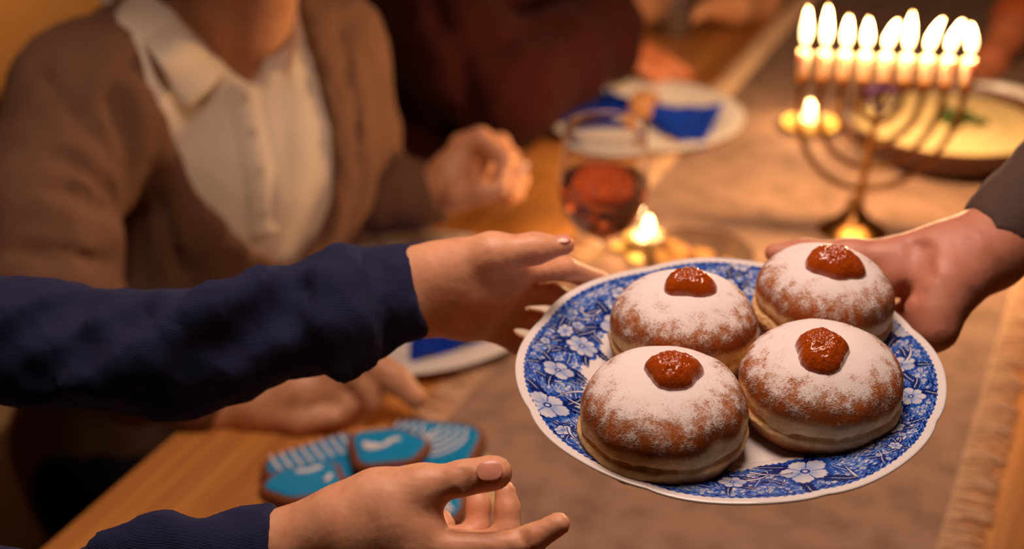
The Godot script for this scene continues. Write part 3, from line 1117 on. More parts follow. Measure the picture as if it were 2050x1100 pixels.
# ------------------------------------------------------------------ plates, glass, bowls
func dinner_plate(p: Vector3, r: float, label: String) -> void:
	var o := thing("dinner_plate", label, "plate", at(p))
	var prof := [Vector2(0.0, 0.003), Vector2(r * 0.6, 0.003), Vector2(r * 0.70, 0.007), Vector2(r * 0.8, 0.0125), Vector2(r * 0.985, 0.017), Vector2(r, 0.0165), Vector2(r * 0.985, 0.0150), Vector2(r * 0.8, 0.0095), Vector2(r * 0.66, 0.002), Vector2(r * 0.62, 0.0), Vector2(r * 0.58, 0.0), Vector2(r * 0.56, 0.0012), Vector2(0.0, 0.0012)]
	var m := lathe(curve(prof, 4), 96)
	part("plate_body", m, M["white_ware"], o)

# A cloth napkin drawn through a ring: two pleated fans.
func napkin(p: Vector3, yaw: float, half: float, wide: float, label: String, ring_label: String, seed_: int) -> void:
	var place := Transform3D(Basis(Vector3.UP, yaw), p)
	var o := thing("napkin", label, "napkin", place, "blue napkins in rings")
	var nz := noise(seed_, 1.0, 2)
	for side in [-1, 1]:
		var v := PackedVector3Array()
		var n := 26
		var w := 40
		for layer in 2:
			for i in n + 1:
				var t := float(i) / n
				for j in w + 1:
					var s := 2.0 * j / w - 1.0
					var spread := lerpf(0.010, wide * 0.5, pow(t, 0.85))
					var skew := 0.28 * s * half * t
					var pleat := (0.5 + 0.5 * sin(s * 9.0 + side + t * 0.6)) * lerpf(0.010, 0.006, t) + 0.004 * nz.get_noise_2d(s * 3.0, t * 4.0 + side)
					var y := 0.0045 + 0.010 * (1.0 - t) * (1.0 - s * s * 0.6) + maxf(pleat, 0.0) + 0.010 * smoothstep(0.75, 1.0, t) * 0.4
					v.append(Vector3(side * (0.004 + t * half) + skew * 0.4 * side, y - (0.0022 if layer else 0.0), s * spread))
		var t2 := quads(n + 1, w + 1, false)
		var off := (n + 1) * (w + 1)
		var back := quads(n + 1, w + 1, false, off)
		for k in range(0, back.size(), 3):
			t2.append_array([back[k], back[k + 2], back[k + 1]])
		for i in n:
			for j in [0, w]:
				var a: int = i * (w + 1) + j
				var b: int = a + w + 1
				if j == 0: t2.append_array([a, b, a + off, b, b + off, a + off])
				else: t2.append_array([a, a + off, b, b, a + off, b + off])
		for i in [0, n]:
			for j in w:
				var a: int = i * (w + 1) + j
				if i == 0: t2.append_array([a, a + off, a + 1, a + 1, a + off, a + 1 + off])
				else: t2.append_array([a, a + 1, a + off, a + 1, a + 1 + off, a + off])
		part("fan", mk(v, t2), M["napkin_blue"], o)
	var r := thing("napkin_ring", ring_label, "napkin ring", place)
	var prof := []
	for k in 13:
		var a := TAU * k / 12
		prof.append(Vector2(0.0195 + 0.003 * cos(a), 0.017 * sin(a)))
	part("band", lathe(prof, 36), M["napkin_ring"], r, Transform3D(Basis(Vector3.BACK, PI / 2), Vector3(0, 0.0225, 0)))

func tableware() -> void:
	var p := Vector3(0.1858, 0.75, -1.9864)
	dinner_plate(p, 0.142, "white dinner plate behind the wine glass carrying a blue napkin")
	napkin(p + Vector3(0.002, 0.0035, 0.0), deg_to_rad(-23), 0.098, 0.185, "blue cloth napkin fanned out on the plate behind the wine glass", "pale brown napkin ring on the plate behind the wine glass", 5)
	p = Vector3(-0.1242, 0.75, -1.4284)
	dinner_plate(p, 0.168, "white dinner plate under the child's upper sleeve in front of the woman")
	napkin(p + Vector3(0.03, 0.0035, -0.008), deg_to_rad(-68), 0.118, 0.130, "blue cloth napkin half hidden behind the child's upper hand", "pale brown napkin ring hidden behind the child's upper sleeve", 6)
	wine_glass(Vector3(0.0965, TOP + 0.003, -1.435))
	# bowl of snacks
	var b := Vector3(0.2044, 0.75, -1.4683)
	b.y = TOP + 0.003
	var o := thing("snack_bowl", "smoked glass bowl of golden snacks behind the printed plate", "bowl", at(b))
	part("bowl_body", lathe(curve([Vector2(0, 0), Vector2(0.035, 0), Vector2(0.050, 0.012), Vector2(0.0605, 0.036), Vector2(0.0625, 0.046), Vector2(0.0608, 0.0465), Vector2(0.0582, 0.036), Vector2(0.048, 0.015), Vector2(0.034, 0.0035), Vector2(0, 0.0035)], 4), 56), M["smoked_glass"], o)
	var rng := RandomNumberGenerator.new()
	rng.seed = 3
	var chip: ArrayMesh = null
	var spots := []
	for ring in [[1, 0.0, 0.030], [6, 0.026, 0.028], [10, 0.042, 0.029], [5, 0.02, 0.014], [9, 0.038, 0.017]]:
		for k in ring[0]:
			var a: float = TAU * k / ring[0] + rng.randf() * 0.4
			var sp := Vector3(cos(a) * ring[1], ring[2] + rng.randf() * 0.006, sin(a) * ring[1])
			if ring[2] < 0.02 or sp.x * 0.75 - sp.z * 0.65 < 0.016: spots.append(sp)
	var proto: Node3D = null
	for k in spots.size():
		var c: Node3D
		if proto == null:
			var line := []
			for s in 24:
				var a := TAU * s / 24
				line.append(Vector2(cos(a) * (0.0125 + 0.002 * sin(2 * a + 1)), sin(a) * (0.0105 + 0.0018 * cos(3 * a))))
			c = part("snack", slab(line, 0.009, 0.0035, 0.003), M["snack"], self)
			proto = c
		else:
			c = proto.duplicate()
			c.name = numbered("snack")
			add_child(c, true)
		c.transform = Transform3D(Basis.from_euler(Vector3(rng.randf_range(-0.6, 0.6), rng.randf() * TAU, rng.randf_range(-0.6, 0.6))), b + spots[k])
		tag(c, "golden bite sized snack heaped in the smoked glass bowl", "snack", "golden snacks heaped in the smoked glass bowl")
	# bowl of hummus with herbs
	b = Vector3(0.5866, 0.75, -1.8655)
	b.y = TOP + 0.0001
	o = thing("hummus_bowl", "wide brown ceramic bowl of pale dip beyond the branched candle holder", "bowl", at(b))
	part("bowl_body", lathe(curve([Vector2(0, 0), Vector2(0.07, 0), Vector2(0.105, 0.014), Vector2(0.132, 0.044), Vector2(0.137, 0.055), Vector2(0.134, 0.056), Vector2(0.128, 0.045), Vector2(0.10, 0.018), Vector2(0.068, 0.006), Vector2(0, 0.006)], 4), 64), M["ceramic_brown"], o)
	var dip := thing("hummus", "smooth pale yellow dip swirled in the brown ceramic bowl", "dip", at(b))
	var pts := []
	for k in 26:
		var t := k / 25.0
		pts.append(Vector2(0.1275 * t, 0.046 + 0.003 * sin(t * 17.0) * (1.0 - t) + 0.006 * (1.0 - t * t)))
	pts.append(Vector2(0.122, 0.040))
	pts.append(Vector2(0.0, 0.032))
	part("swirl", lathe(pts, 64), M["hummus"], dip)
	for k in 9:
		var line := []
		for s in 20:
			var a := TAU * s / 20
			line.append(Vector2(cos(a) * 0.014, sin(a) * 0.008) * (1.0 + 0.28 * sin(5.0 * a)))
		var c := part("herb_leaf", slab(line, 0.0022, 0.0008, 0.0006), M["herb"], self, Transform3D(Basis.from_euler(Vector3(rng.randf_range(-0.3, 0.3), rng.randf() * TAU, 0.2)), b + Vector3(0.012 + rng.randf_range(-0.028, 0.03), 0.052 + 0.0012 * k, rng.randf_range(-0.03, 0.03))))
		tag(c, "small green herb leaf scattered on the pale dip", "herb", "green herb leaves on the pale dip")
	# tumbler at the far end
	b = Vector3(0.2725, 0.75, -2.3924)
	o = thing("tumbler", "small clear drinking glass at the far end of the table", "glass", at(b))
	part("glass_body", lathe(curve([Vector2(0, 0), Vector2(0.028, 0), Vector2(0.031, 0.004), Vector2(0.036, 0.085), Vector2(0.0352, 0.086), Vector2(0.034, 0.085), Vector2(0.0285, 0.01), Vector2(0, 0.009)], 4), 40), M["glass"], o)
	# small white bowl further off
	b = Vector3(0.6799, 0.75, -1.9766)
	o = thing("white_bowl", "small white bowl on the table behind the bowl of dip", "bowl", at(b))
	part("bowl_body", lathe(curve([Vector2(0, 0), Vector2(0.03, 0), Vector2(0.048, 0.014), Vector2(0.06, 0.04), Vector2(0.058, 0.0405), Vector2(0.045, 0.016), Vector2(0.028, 0.004), Vector2(0, 0.004)], 4), 48), M["white_ware"], o)

func wine_glass(p: Vector3) -> void:
	var o := thing("wine_glass", "stemmed wine glass half full of rose wine in the middle of the table", "glass", at(p))
	var outer := curve([Vector2(0.0, 0.0), Vector2(0.036, 0.0), Vector2(0.0375, 0.0012), Vector2(0.034, 0.0028), Vector2(0.015, 0.006), Vector2(0.0055, 0.014), Vector2(0.0040, 0.035), Vector2(0.0042, 0.065), Vector2(0.0065, 0.079), Vector2(0.017, 0.0855), Vector2(0.033, 0.098), Vector2(0.0435, 0.118), Vector2(0.0475, 0.142), Vector2(0.0470, 0.168), Vector2(0.0445, 0.190), Vector2(0.0428, 0.2064), Vector2(0.0424, 0.2081)], 5)
	var inner := curve([Vector2(0.0416, 0.2086), Vector2(0.0408, 0.2080), Vector2(0.0406, 0.2064), Vector2(0.0435, 0.190), Vector2(0.0459, 0.168), Vector2(0.0463, 0.142), Vector2(0.0422, 0.1185), Vector2(0.0318, 0.0995), Vector2(0.016, 0.0885), Vector2(0.0, 0.0865)], 5)
	part("bowl_and_stem", lathe(outer + inner, 72), M["glass"], o)
	var w := []
	var level := 0.147
	var fill := inner.duplicate()
	fill.reverse()
	w.append(Vector2(0, 0.0862))
	for q in fill:
		if q.y < level and q.x > 0.0: w.append(Vector2(q.x + 0.0003, q.y - 0.0002))
	w.append(Vector2(0.0466, level + 0.0008))
	w.append(Vector2(0.0455, level))
	w.append(Vector2(0.03, level - 0.0001))
	w.append(Vector2(0.0, level - 0.0001))
	var g := thing("wine", "clear red wine filling half of the stemmed glass", "wine", at(p))
	part("wine_body", lathe(w, 72), M["wine"], g)

# ------------------------------------------------------------------ cookies
func rounded(pts: Array, per := 6) -> Array:
	var out := []
	var n := pts.size()
	for i in n:
		var a: Vector2 = pts[i]
		var p: Vector2 = a.lerp(pts[(i + n - 1) % n], 0.28)
		var q: Vector2 = a.lerp(pts[(i + 1) % n], 0.28)
		for k in per:
			var t := float(k) / (per - 1)
			out.append(p.lerp(a, t).lerp(a.lerp(q, t), t))
	return out

func shrink(line: Array, by: float) -> Array:
	var c := Vector2.ZERO
	for p in line: c += p / line.size()
	return line.map(func(p): return p - (p - c).normalized() * by)

func cookie(line: Array, place: Transform3D, icing: Material, label: String, lines: Array, h := 0.009) -> Node3D:
	var o := thing("cookie", label, "cookie", place, "iced gingerbread cookies")
	part("gingerbread", slab(line, h, 0.003, 0.0006), M["gingerbread"], o)
	part("icing", slab(shrink(line, 0.006), 0.0022, 0.0012, 0.0006), icing, o, at(Vector3(0, h - 0.0004, 0)))
	for l in lines:
		var pts := []
		for p in l[0]: pts.append(Vector3(p.x, h + 0.0019, p.y))
		part("piping", tube(curve3(pts, 5), l[1], 7), M["icing_white"] if l.size() < 3 else l[2], o)
	return o

func cookies() -> void:
	var c := Vector3(-0.104, 0.75, -1.087)
	var o := thing("cookie_plate", "thin cream plate almost covered by blue iced cookies", "plate", at(c))
	part("plate_body", lathe(curve([Vector2(0, 0), Vector2(0.07, 0), Vector2(0.088, 0.004), Vector2(0.0935, 0.0075), Vector2(0.092, 0.0082), Vector2(0.086, 0.006), Vector2(0.068, 0.0025), Vector2(0, 0.0025)], 4), 72), M["cream_plate"], o)
	var y := TOP + 0.0032
	# the two lower cookies
	var q := Vector3(-0.0731, 0.76, -1.1393)
	var arcs := []
	for k in 4:
		var r := 0.008 + 0.0085 * k
		var l := []
		for s in 9:
			var a := PI * s / 8
			l.append(Vector2(r * cos(a), r * sin(a) - 0.022))
		arcs.append([l, 0.0016])
	arcs.append([[Vector2(0, -0.026), Vector2(0, 0.02), Vector2(0, 0.034)], 0.0015])
	for k in 8:
		var x := -0.0335 + 0.0085 * k + (0.0085 if k >= 4 else 0.0) - 0.0042
		arcs.append([[Vector2(x, -0.024), Vector2(x, -0.033)], 0.0014])
	var sq := rounded([Vector2(-0.048, -0.044), Vector2(0.05, -0.046), Vector2(0.052, 0.04), Vector2(-0.046, 0.05)])
	cookie(sq, Transform3D(Basis.from_euler(Vector3(deg_to_rad(5.0), deg_to_rad(-18), deg_to_rad(5.0))), Vector3(q.x - 0.006, y + 0.006, q.z + 0.012)), M["icing_teal"], "blue iced square cookie with piped candle holder arcs, at the right of the pile", arcs)
	q = Vector3(-0.1731, 0.76, -1.1152)
	var bars := []
	for k in 8:
		var x := -0.036 + 0.0098 * k
		bars.append([[Vector2(x, -0.034), Vector2(x - 0.001, -0.02), Vector2(x, -0.006)], 0.0018])
	var ob := rounded([Vector2(-0.052, -0.036), Vector2(0.05, -0.042), Vector2(0.052, 0.03), Vector2(-0.05, 0.036)])
	cookie(ob, Transform3D(Basis.from_euler(Vector3(deg_to_rad(2.0), deg_to_rad(30), 0)), Vector3(q.x + 0.004, y + 0.003, q.z + 0.01)), M["icing_teal"], "blue iced oblong cookie with piped white stripes, at the back left of the pile", bars)
	# spinning-top shaped cookies on top
	var dre := rounded([Vector2(-0.03, -0.026), Vector2(0.022, -0.03), Vector2(0.048, 0.0), Vector2(0.024, 0.03), Vector2(-0.03, 0.028)])
	q = Vector3(-0.1157, 0.772, -1.1118)
	cookie(dre, Transform3D(Basis.from_euler(Vector3(deg_to_rad(4), deg_to_rad(14), deg_to_rad(-3))), Vector3(q.x, y + 0.0195, q.z)), M["icing_teal"], "blue spinning top shaped cookie with a white squiggle, topmost in the middle of the pile", [[[Vector2(-0.016, -0.004), Vector2(-0.014, 0.004), Vector2(0.0, 0.002), Vector2(0.008, -0.004), Vector2(0.016, -0.006)], 0.0026], [[Vector2(-0.016, -0.004), Vector2(-0.004, 0.001)], 0.002]])
	q = Vector3(-0.1734, 0.772, -1.0567)
	cookie(dre, Transform3D(Basis.from_euler(Vector3(deg_to_rad(3), deg_to_rad(-165), 0)), Vector3(q.x, y + 0.0205, q.z)), M["icing_teal"], "blue spinning top shaped cookie partly under the child's lower wrist", [[[Vector2(-0.012, 0.016), Vector2(0.0, 0.012), Vector2(0.01, 0.014)], 0.0024], [[Vector2(-0.012, -0.008), Vector2(-0.018, 0.0)], 0.0024]])
	q = Vector3(-0.0751, 0.76, -1.0471)
	var disc := []
	for s in 40: disc.append(Vector2(cos(TAU * s / 40), sin(TAU * s / 40)) * 0.034)
	var star := []
	for k in 2:
		for e in 3:
			var a := TAU * e / 3 + PI / 2 + PI * k
			var b := a + TAU / 3
			star.append([[Vector2(cos(a), sin(a)) * 0.024, Vector2(cos(b), sin(b)) * 0.024], 0.0022])
	cookie(disc, Transform3D(Basis.from_euler(Vector3(deg_to_rad(4), 0, 0)), Vector3(q.x + 0.003, y + 0.004, q.z)), M["icing_teal"], "round blue cookie with a white six pointed star, seen between the child's lower fingers", star)
	q = Vector3(-0.1099, 0.765, -1.0846)
	var small := []
	for s in 32: small.append(Vector2(cos(TAU * s / 32), sin(TAU * s / 32)) * 0.024)
	cookie(small, at(Vector3(q.x, y + 0.012, q.z)), M["icing_blue"], "small round blue and white cookie just above the child's lower thumb", [[[Vector2(-0.014, -0.006), Vector2(-0.004, -0.012), Vector2(0.006, -0.008), Vector2(0.013, -0.012)], 0.003]])

# ------------------------------------------------------------------ people
func limb(p: Array, k := 0.02) -> Field:
	var f := Field.new()
	f.chain(p, k)
	return f

func meshed(f: Field, cell: float) -> Field:
	f.fill(cell)
	return f

# A head on a field: skull, jaw, nose, ears, brow, lips; fwd is where the face looks.
func head(f: Field, c: Vector3, fwd: Vector3, s := 1.0) -> void:
	var d := fwd.normalized()
	var up := Vector3.UP
	var side := d.cross(up).normalized()
	f.bone(c + (up * 0.035 - d * 0.03) * s, c + (up * 0.035 + d * 0.02) * s, 0.083 * s, 0.078 * s, 0.02)
	f.bone(c + (d * 0.035 - up * 0.02) * s, c + (d * 0.055 - up * 0.075) * s, 0.058 * s, 0.034 * s, 0.03)
	f.bone(c + (d * 0.097 + up * 0.005) * s, c + (d * 0.112 - up * 0.03) * s, 0.008 * s, 0.012 * s, 0.012)
	f.bone(c + (d * 0.090 - up * 0.058 - side * 0.018) * s, c + (d * 0.090 - up * 0.058 + side * 0.018) * s, 0.007 * s, 0.007 * s, 0.006)
	for e in [-1, 1]:
		f.bone(c + (side * 0.080 * e + up * 0.012) * s, c + (side * 0.084 * e - up * 0.03) * s, 0.012 * s, 0.008 * s, 0.008)
		f.bone(c + (d * 0.084 + side * 0.018 * e + up * 0.03) * s, c + (d * 0.074 + side * 0.045 * e + up * 0.03) * s, 0.010 * s, 0.009 * s, 0.015)
		f.groove(c + (d * 0.098 + side * 0.033 * e + up * 0.012) * s, c + (d * 0.098 + side * 0.034 * e + up * 0.012) * s, 0.012 * s)

func hair(o: Node3D, c: Vector3, fwd: Vector3, s: float, long: float) -> void:
	var f := Field.new()
	var d := fwd.normalized()
	f.bone(c + (Vector3.UP * 0.045 - d * 0.035) * s, c + (Vector3.UP * 0.055 + d * 0.01) * s, 0.090 * s, 0.080 * s, 0.02)
	f.bone(c + (Vector3.UP * 0.02 - d * 0.05) * s, c + (-Vector3.UP * long - d * 0.06) * s, 0.085 * s, 0.06 * s, 0.02)
	meshed(f, 0.009)
	part("hair", cloth_of([f], folds(Vector3.UP, 0.006, 70.0, 8.0, 4)), M["hair_brown"], o)

func nail(o: Node3D, p: Vector3, along: Vector3, out: Vector3, l: float, w: float) -> void:
	var x := along.normalized()
	var y := (out - x * out.dot(x)).normalized()
	var line := []
	for s in 24:
		var a := TAU * s / 24
		var e := 2.0 / 2.6
		line.append(Vector2(signf(cos(a)) * pow(absf(cos(a)), e) * l, signf(sin(a)) * pow(absf(sin(a)), e) * w))
	var m := slab(line, 0.0012, 0.0005, 0.0007)
	part("nail", m, M["nail"], o, Transform3D(Basis(x, y, x.cross(y)), p))

func people() -> void:
	child()
	giver()
	woman()
	man()
	far_people()

# The child on the near left: both hands held out for the plate.
func child() -> void:
	var o := thing("person", "child in a navy ribbed sweater reaching both open hands toward the doughnut plate", "person")
	var body := Field.new()
	body.bone(Vector3(-0.56, 0.95, -0.82), Vector3(-0.53, 1.10, -0.82), 0.06, 0.045, 0.03)
	body.bone(Vector3(-0.53, 1.10, -0.82), Vector3(-0.51, 1.17, -0.82), 0.042, 0.042, 0.03)
	body.chain([[Vector3(-0.55, 0.98, -0.82), 0.05], [Vector3(-0.54, 1.01, -0.92), 0.038], [Vector3(-0.44, 1.0, -0.95), 0.035], [Vector3(-0.36, 1.0442, -0.8462), 0.03], [Vector3(-0.2338, 1.0396, -0.8327), 0.028], [Vector3(-0.1239, 1.0616, -0.8416), 0.023]], 0.03)
	body.chain([[Vector3(-0.55, 0.98, -0.82), 0.05], [Vector3(-0.54, 1.01, -0.72), 0.038], [Vector3(-0.46, 0.96, -0.70), 0.033], [Vector3(-0.2734, 0.9401, -0.6922), 0.026], [Vector3(-0.1642, 0.984, -0.6809), 0.018]], 0.03)
	head(body, Vector3(-0.49, 1.24, -0.82), Vector3(1, -0.2, 0.1), 0.92)
	meshed(body, 0.008)
	var cam := (Vector3(0, 1.52, 0) - Vector3(-0.0244, 1.0709, -0.8598)).normalized()
	# far hand: palm toward us, thumb on top
	var lh := Field.new()
	lh.chain([[Vector3(-0.1368, 1.0593, -0.8404), 0.022], [Vector3(-0.0921, 1.0671, -0.8489), 0.022], [Vector3(-0.0604, 1.0761, -0.8535), 0.023], [Vector3(-0.0306, 1.0813, -0.8539), 0.022], [Vector3(-0.0081, 1.082, -0.861), 0.016], [Vector3(0.0033, 1.0799, -0.8689), 0.01]], 0.014, 0.0, cam, 1.2)
	lh.chain([[Vector3(-0.0607, 1.0699, -0.8548), 0.023], [Vector3(-0.0245, 1.0656, -0.8616), 0.019], [Vector3(0, 1.0627, -0.8713), 0.01]], 0.014, 0.0, cam, 1.2)
	lh.chain([[Vector3(-0.0588, 1.0636, -0.8584), 0.02], [Vector3(-0.0281, 1.0538, -0.8668), 0.016], [Vector3(-0.0057, 1.0461, -0.8741), 0.01]], 0.014, 0.0, cam, 1.2)
	lh.chain([[Vector3(-0.0574, 1.0594, -0.8607), 0.018], [Vector3(-0.0317, 1.0454, -0.8727), 0.014], [Vector3(-0.0135, 1.0328, -0.8775), 0.01]], 0.012, 0.0, cam, 1.1)
	lh.chain([[Vector3(-0.045, 1.0874, -0.8525), 0.019], [Vector3(-0.0127, 1.1021, -0.8488), 0.0125], [Vector3(0.0143, 1.1052, -0.8504), 0.0086], [Vector3(0.0341, 1.1061, -0.8531), 0.0062]], 0.010)
	lh.chain([[Vector3(0.0033, 1.0794, -0.8698), 0.0096], [Vector3(0.0348, 1.075, -0.8821), 0.0082], [Vector3(0.0578, 1.0569, -0.8998), 0.0073], [Vector3(0.0818, 1.0324, -0.9244), 0.0062]], 0.003)
	lh.chain([[Vector3(0, 1.0617, -0.8731), 0.0094], [Vector3(0.0285, 1.055, -0.8831), 0.0074], [Vector3(0.0531, 1.0374, -0.8989), 0.0068], [Vector3(0.0737, 1.0174, -0.9168), 0.006]], 0.003)
	lh.chain([[Vector3(-0.0057, 1.0453, -0.8749), 0.009], [Vector3(0.0186, 1.035, -0.8819), 0.0072], [Vector3(0.0414, 1.0172, -0.8964), 0.0066], [Vector3(0.0597, 1.0012, -0.9085), 0.0058]], 0.003)
	lh.chain([[Vector3(-0.0135, 1.0322, -0.8772), 0.0084], [Vector3(0.0051, 1.0185, -0.878), 0.0068], [Vector3(0.0224, 1.0022, -0.8866), 0.006], [Vector3(0.0349, 0.9881, -0.8962), 0.0052]], 0.003)
	meshed(lh, 0.0028)
	# near hand: palm up, thumb toward us
	var rh := Field.new()
	rh.chain([[Vector3(-0.1699, 0.9815, -0.6796), 0.019], [Vector3(-0.127, 1.0019, -0.6788), 0.018], [Vector3(-0.0908, 1.0115, -0.6747), 0.019], [Vector3(-0.0568, 1.0116, -0.6669), 0.014], [Vector3(-0.0414, 1.0122, -0.6638), 0.009]], 0.014)
	rh.chain([[Vector3(-0.1211, 0.998, -0.6857), 0.017], [Vector3(-0.0928, 0.9993, -0.6887), 0.016], [Vector3(-0.0497, 1.0011, -0.684), 0.01]], 0.014)
	rh.chain([[Vector3(-0.0934, 1.0215, -0.6775), 0.017], [Vector3(-0.0624, 1.0268, -0.6758), 0.013], [Vector3(-0.0513, 1.0263, -0.6755), 0.006]], 0.016)
	rh.chain([[Vector3(-0.0797, 1.0203, -0.6791), 0.015], [Vector3(-0.0626, 1.0227, -0.6759), 0.012], [Vector3(-0.0499, 1.0195, -0.6709), 0.008]], 0.014)
	rh.chain([[Vector3(-0.1163, 0.9937, -0.6914), 0.015], [Vector3(-0.0883, 0.9919, -0.6984), 0.013], [Vector3(-0.0567, 0.9919, -0.7017), 0.009]], 0.014)
	rh.chain([[Vector3(-0.1095, 1.0124, -0.6796), 0.017], [Vector3(-0.0739, 1.0309, -0.6823), 0.016], [Vector3(-0.0499, 1.0403, -0.6815), 0.0112], [Vector3(-0.0262, 1.0478, -0.6797), 0.008], [Vector3(-0.011, 1.0512, -0.6792), 0.0075], [Vector3(-0.008, 1.0514, -0.6793), 0.007]], 0.010)
	rh.chain([[Vector3(-0.0442, 1.012, -0.6637), 0.0092], [Vector3(-0.0069, 1.0147, -0.6606), 0.0081], [Vector3(0.011, 1.0207, -0.6603), 0.0077], [Vector3(0.0254, 1.0292, -0.6624), 0.0066]], 0.004)
	rh.chain([[Vector3(-0.0495, 1.0024, -0.6813), 0.009], [Vector3(-0.0114, 0.9962, -0.6871), 0.008], [Vector3(-0.0023, 1.0016, -0.6921), 0.0076], [Vector3(-0.0026, 1.0111, -0.7003), 0.0072], [Vector3(-0.004, 1.0188, -0.7076), 0.0064]], 0.004)
	rh.chain([[Vector3(-0.0539, 0.9951, -0.6955), 0.009], [Vector3(-0.0277, 0.9877, -0.703), 0.008], [Vector3(-0.0199, 0.9905, -0.7089), 0.0074], [Vector3(-0.0197, 1.0018, -0.718), 0.007], [Vector3(-0.0206, 1.0079, -0.7245), 0.0062]], 0.004)
	rh.chain([[Vector3(-0.0574, 0.9914, -0.7048), 0.008], [Vector3(-0.0452, 0.9814, -0.7132), 0.007], [Vector3(-0.0404, 0.9842, -0.7203), 0.0062], [Vector3(-0.0411, 0.9878, -0.7243), 0.0052]], 0.004)
	rh.crease([Vector3(-0.027, 1.052, -0.6819), Vector3(-0.0262, 1.0476, -0.6796), Vector3(-0.0251, 1.0432, -0.6774)], -cam, 0.0032, 0.0025)
	rh.crease([Vector3(0.0041, 1.0221, -0.6666), Vector3(0.005, 1.0164, -0.6637)], -cam, 0.0032, 0.0025)
	meshed(rh, 0.0026)
	var b := part("body", skin_of([body, lh, rh]), M["skin_child"], o)
	nail(b, Vector3(-0.0122, 1.0576, -0.6718), Vector3(-0.0068, 1.0578, -0.6719) - Vector3(-0.0177, 1.0569, -0.6714), cam + Vector3(0, 0.45, 0), 0.0070, 0.0055)
	nail(b, Vector3(0.0317, 1.111, -0.8516), Vector3(0.0365, 1.1113, -0.8524) - Vector3(0.0238, 1.1105, -0.8519), Vector3(0, 1, 0.35), 0.0055, 0.0042)
	hair(o, Vector3(-0.49, 1.24, -0.82), Vector3(1, -0.2, 0.1), 0.92, 0.02)
	# sweater
	var torso := Field.new()
	torso.bone(Vector3(-0.60, 0.58, -0.82), Vector3(-0.57, 0.98, -0.82), 0.125, 0.115, 0.03, Vector3(1, 0, 0), 1.25)
	torso.bone(Vector3(-0.55, 1.02, -0.93), Vector3(-0.55, 1.02, -0.71), 0.055, 0.055, 0.05)
	torso.chain([[Vector3(-0.55, 1.02, -0.93), 0.055], [Vector3(-0.44, 1.01, -0.95), 0.05], [Vector3(-0.36, 1.0442, -0.8462), 0.045]], 0.03)
	torso.chain([[Vector3(-0.55, 1.02, -0.71), 0.055], [Vector3(-0.46, 0.96, -0.70), 0.045], [Vector3(-0.2734, 0.9414, -0.6928), 0.036]], 0.03)
	meshed(torso, 0.012)
	var sl := Field.new()
	sl.chain([[Vector3(-0.3633, 1.0442, -0.8462), 0.044], [Vector3(-0.2998, 1.0415, -0.8392), 0.04], [Vector3(-0.2537, 1.0389, -0.8346), 0.037], [Vector3(-0.2172, 1.0386, -0.8299), 0.04], [Vector3(-0.1846, 1.0459, -0.8314), 0.036], [Vector3(-0.1493, 1.0579, -0.8375), 0.0335], [Vector3(-0.1236, 1.062, -0.8396), 0.033], [Vector3(-0.1077, 1.0655, -0.8425), 0.036], [Vector3(-0.102, 1.067, -0.8444), 0.034], [Vector3(-0.0903, 1.0689, -0.8476), 0.029], [Vector3(-0.0728, 1.0713, -0.8522), 0.028], [Vector3(-0.0406, 1.0753, -0.8598), 0.028]], 0.012)
	# bunched folds above the cuff and along the sleeve
	sl.chain([[Vector3(-0.1108, 1.0995, -0.8463), 0.009], [Vector3(-0.1011, 1.0927, -0.8283), 0.009], [Vector3(-0.0944, 1.0742, -0.8132), 0.009], [Vector3(-0.0943, 1.0497, -0.8109), 0.009]], 0.012)
	sl.chain([[Vector3(-0.1203, 1.095, -0.8272), 0.007], [Vector3(-0.1127, 1.0756, -0.8106), 0.008], [Vector3(-0.1071, 1.0423, -0.806), 0.008]], 0.014)
	sl.chain([[Vector3(-0.2229, 1.0793, -0.8169), 0.01], [Vector3(-0.2501, 1.0668, -0.8073), 0.009], [Vector3(-0.2812, 1.0419, -0.7946), 0.008]], 0.02)
	sl.chain([[Vector3(-0.289, 1.0834, -0.8157), 0.009], [Vector3(-0.314, 1.0672, -0.813), 0.009], [Vector3(-0.3358, 1.0477, -0.8031), 0.008]], 0.02)
	sl.chain([[Vector3(-0.1578, 1.095, -0.8272), 0.008], [Vector3(-0.1866, 1.0868, -0.8095), 0.008], [Vector3(-0.2236, 1.062, -0.7969), 0.007], [Vector3(-0.2532, 1.0392, -0.7931), 0.006]], 0.02)
	var away := Vector3(0, -0.4, -0.92)
	sl.crease([Vector3(-0.0871, 1.1015, -0.853), Vector3(-0.0833, 1.0859, -0.845), Vector3(-0.0788, 1.066, -0.8349), Vector3(-0.075, 1.0489, -0.8262)], away, 0.006, 0.0035)
	sl.crease([Vector3(-0.2314, 1.0745, -0.8392), Vector3(-0.2633, 1.0546, -0.8291), Vector3(-0.2984, 1.029, -0.816)], away, 0.012, 0.007)
	sl.crease([Vector3(-0.2728, 1.0773, -0.8407), Vector3(-0.3016, 1.0603, -0.832), Vector3(-0.3271, 1.0404, -0.8218)], away, 0.012, 0.007)
	sl.crease([Vector3(-0.1342, 1.0876, -0.8347), Vector3(-0.1437, 1.0707, -0.8261), Vector3(-0.1721, 1.0539, -0.8175)], away, 0.010, 0.006)
	sl.cut(Vector3(-0.0561, 1.0733, -0.8566), Vector3(0.946, 0.30, 0.08), 0.06)
	meshed(sl, 0.005)
	var sr := Field.new()
	sr.chain([[Vector3(-0.2869, 0.9328, -0.6941), 0.036], [Vector3(-0.2094, 0.9713, -0.6856), 0.028], [Vector3(-0.1699, 0.9815, -0.6796), 0.026], [Vector3(-0.149, 0.9922, -0.6794), 0.026], [Vector3(-0.114, 1.0091, -0.6802), 0.025]], 0.012)
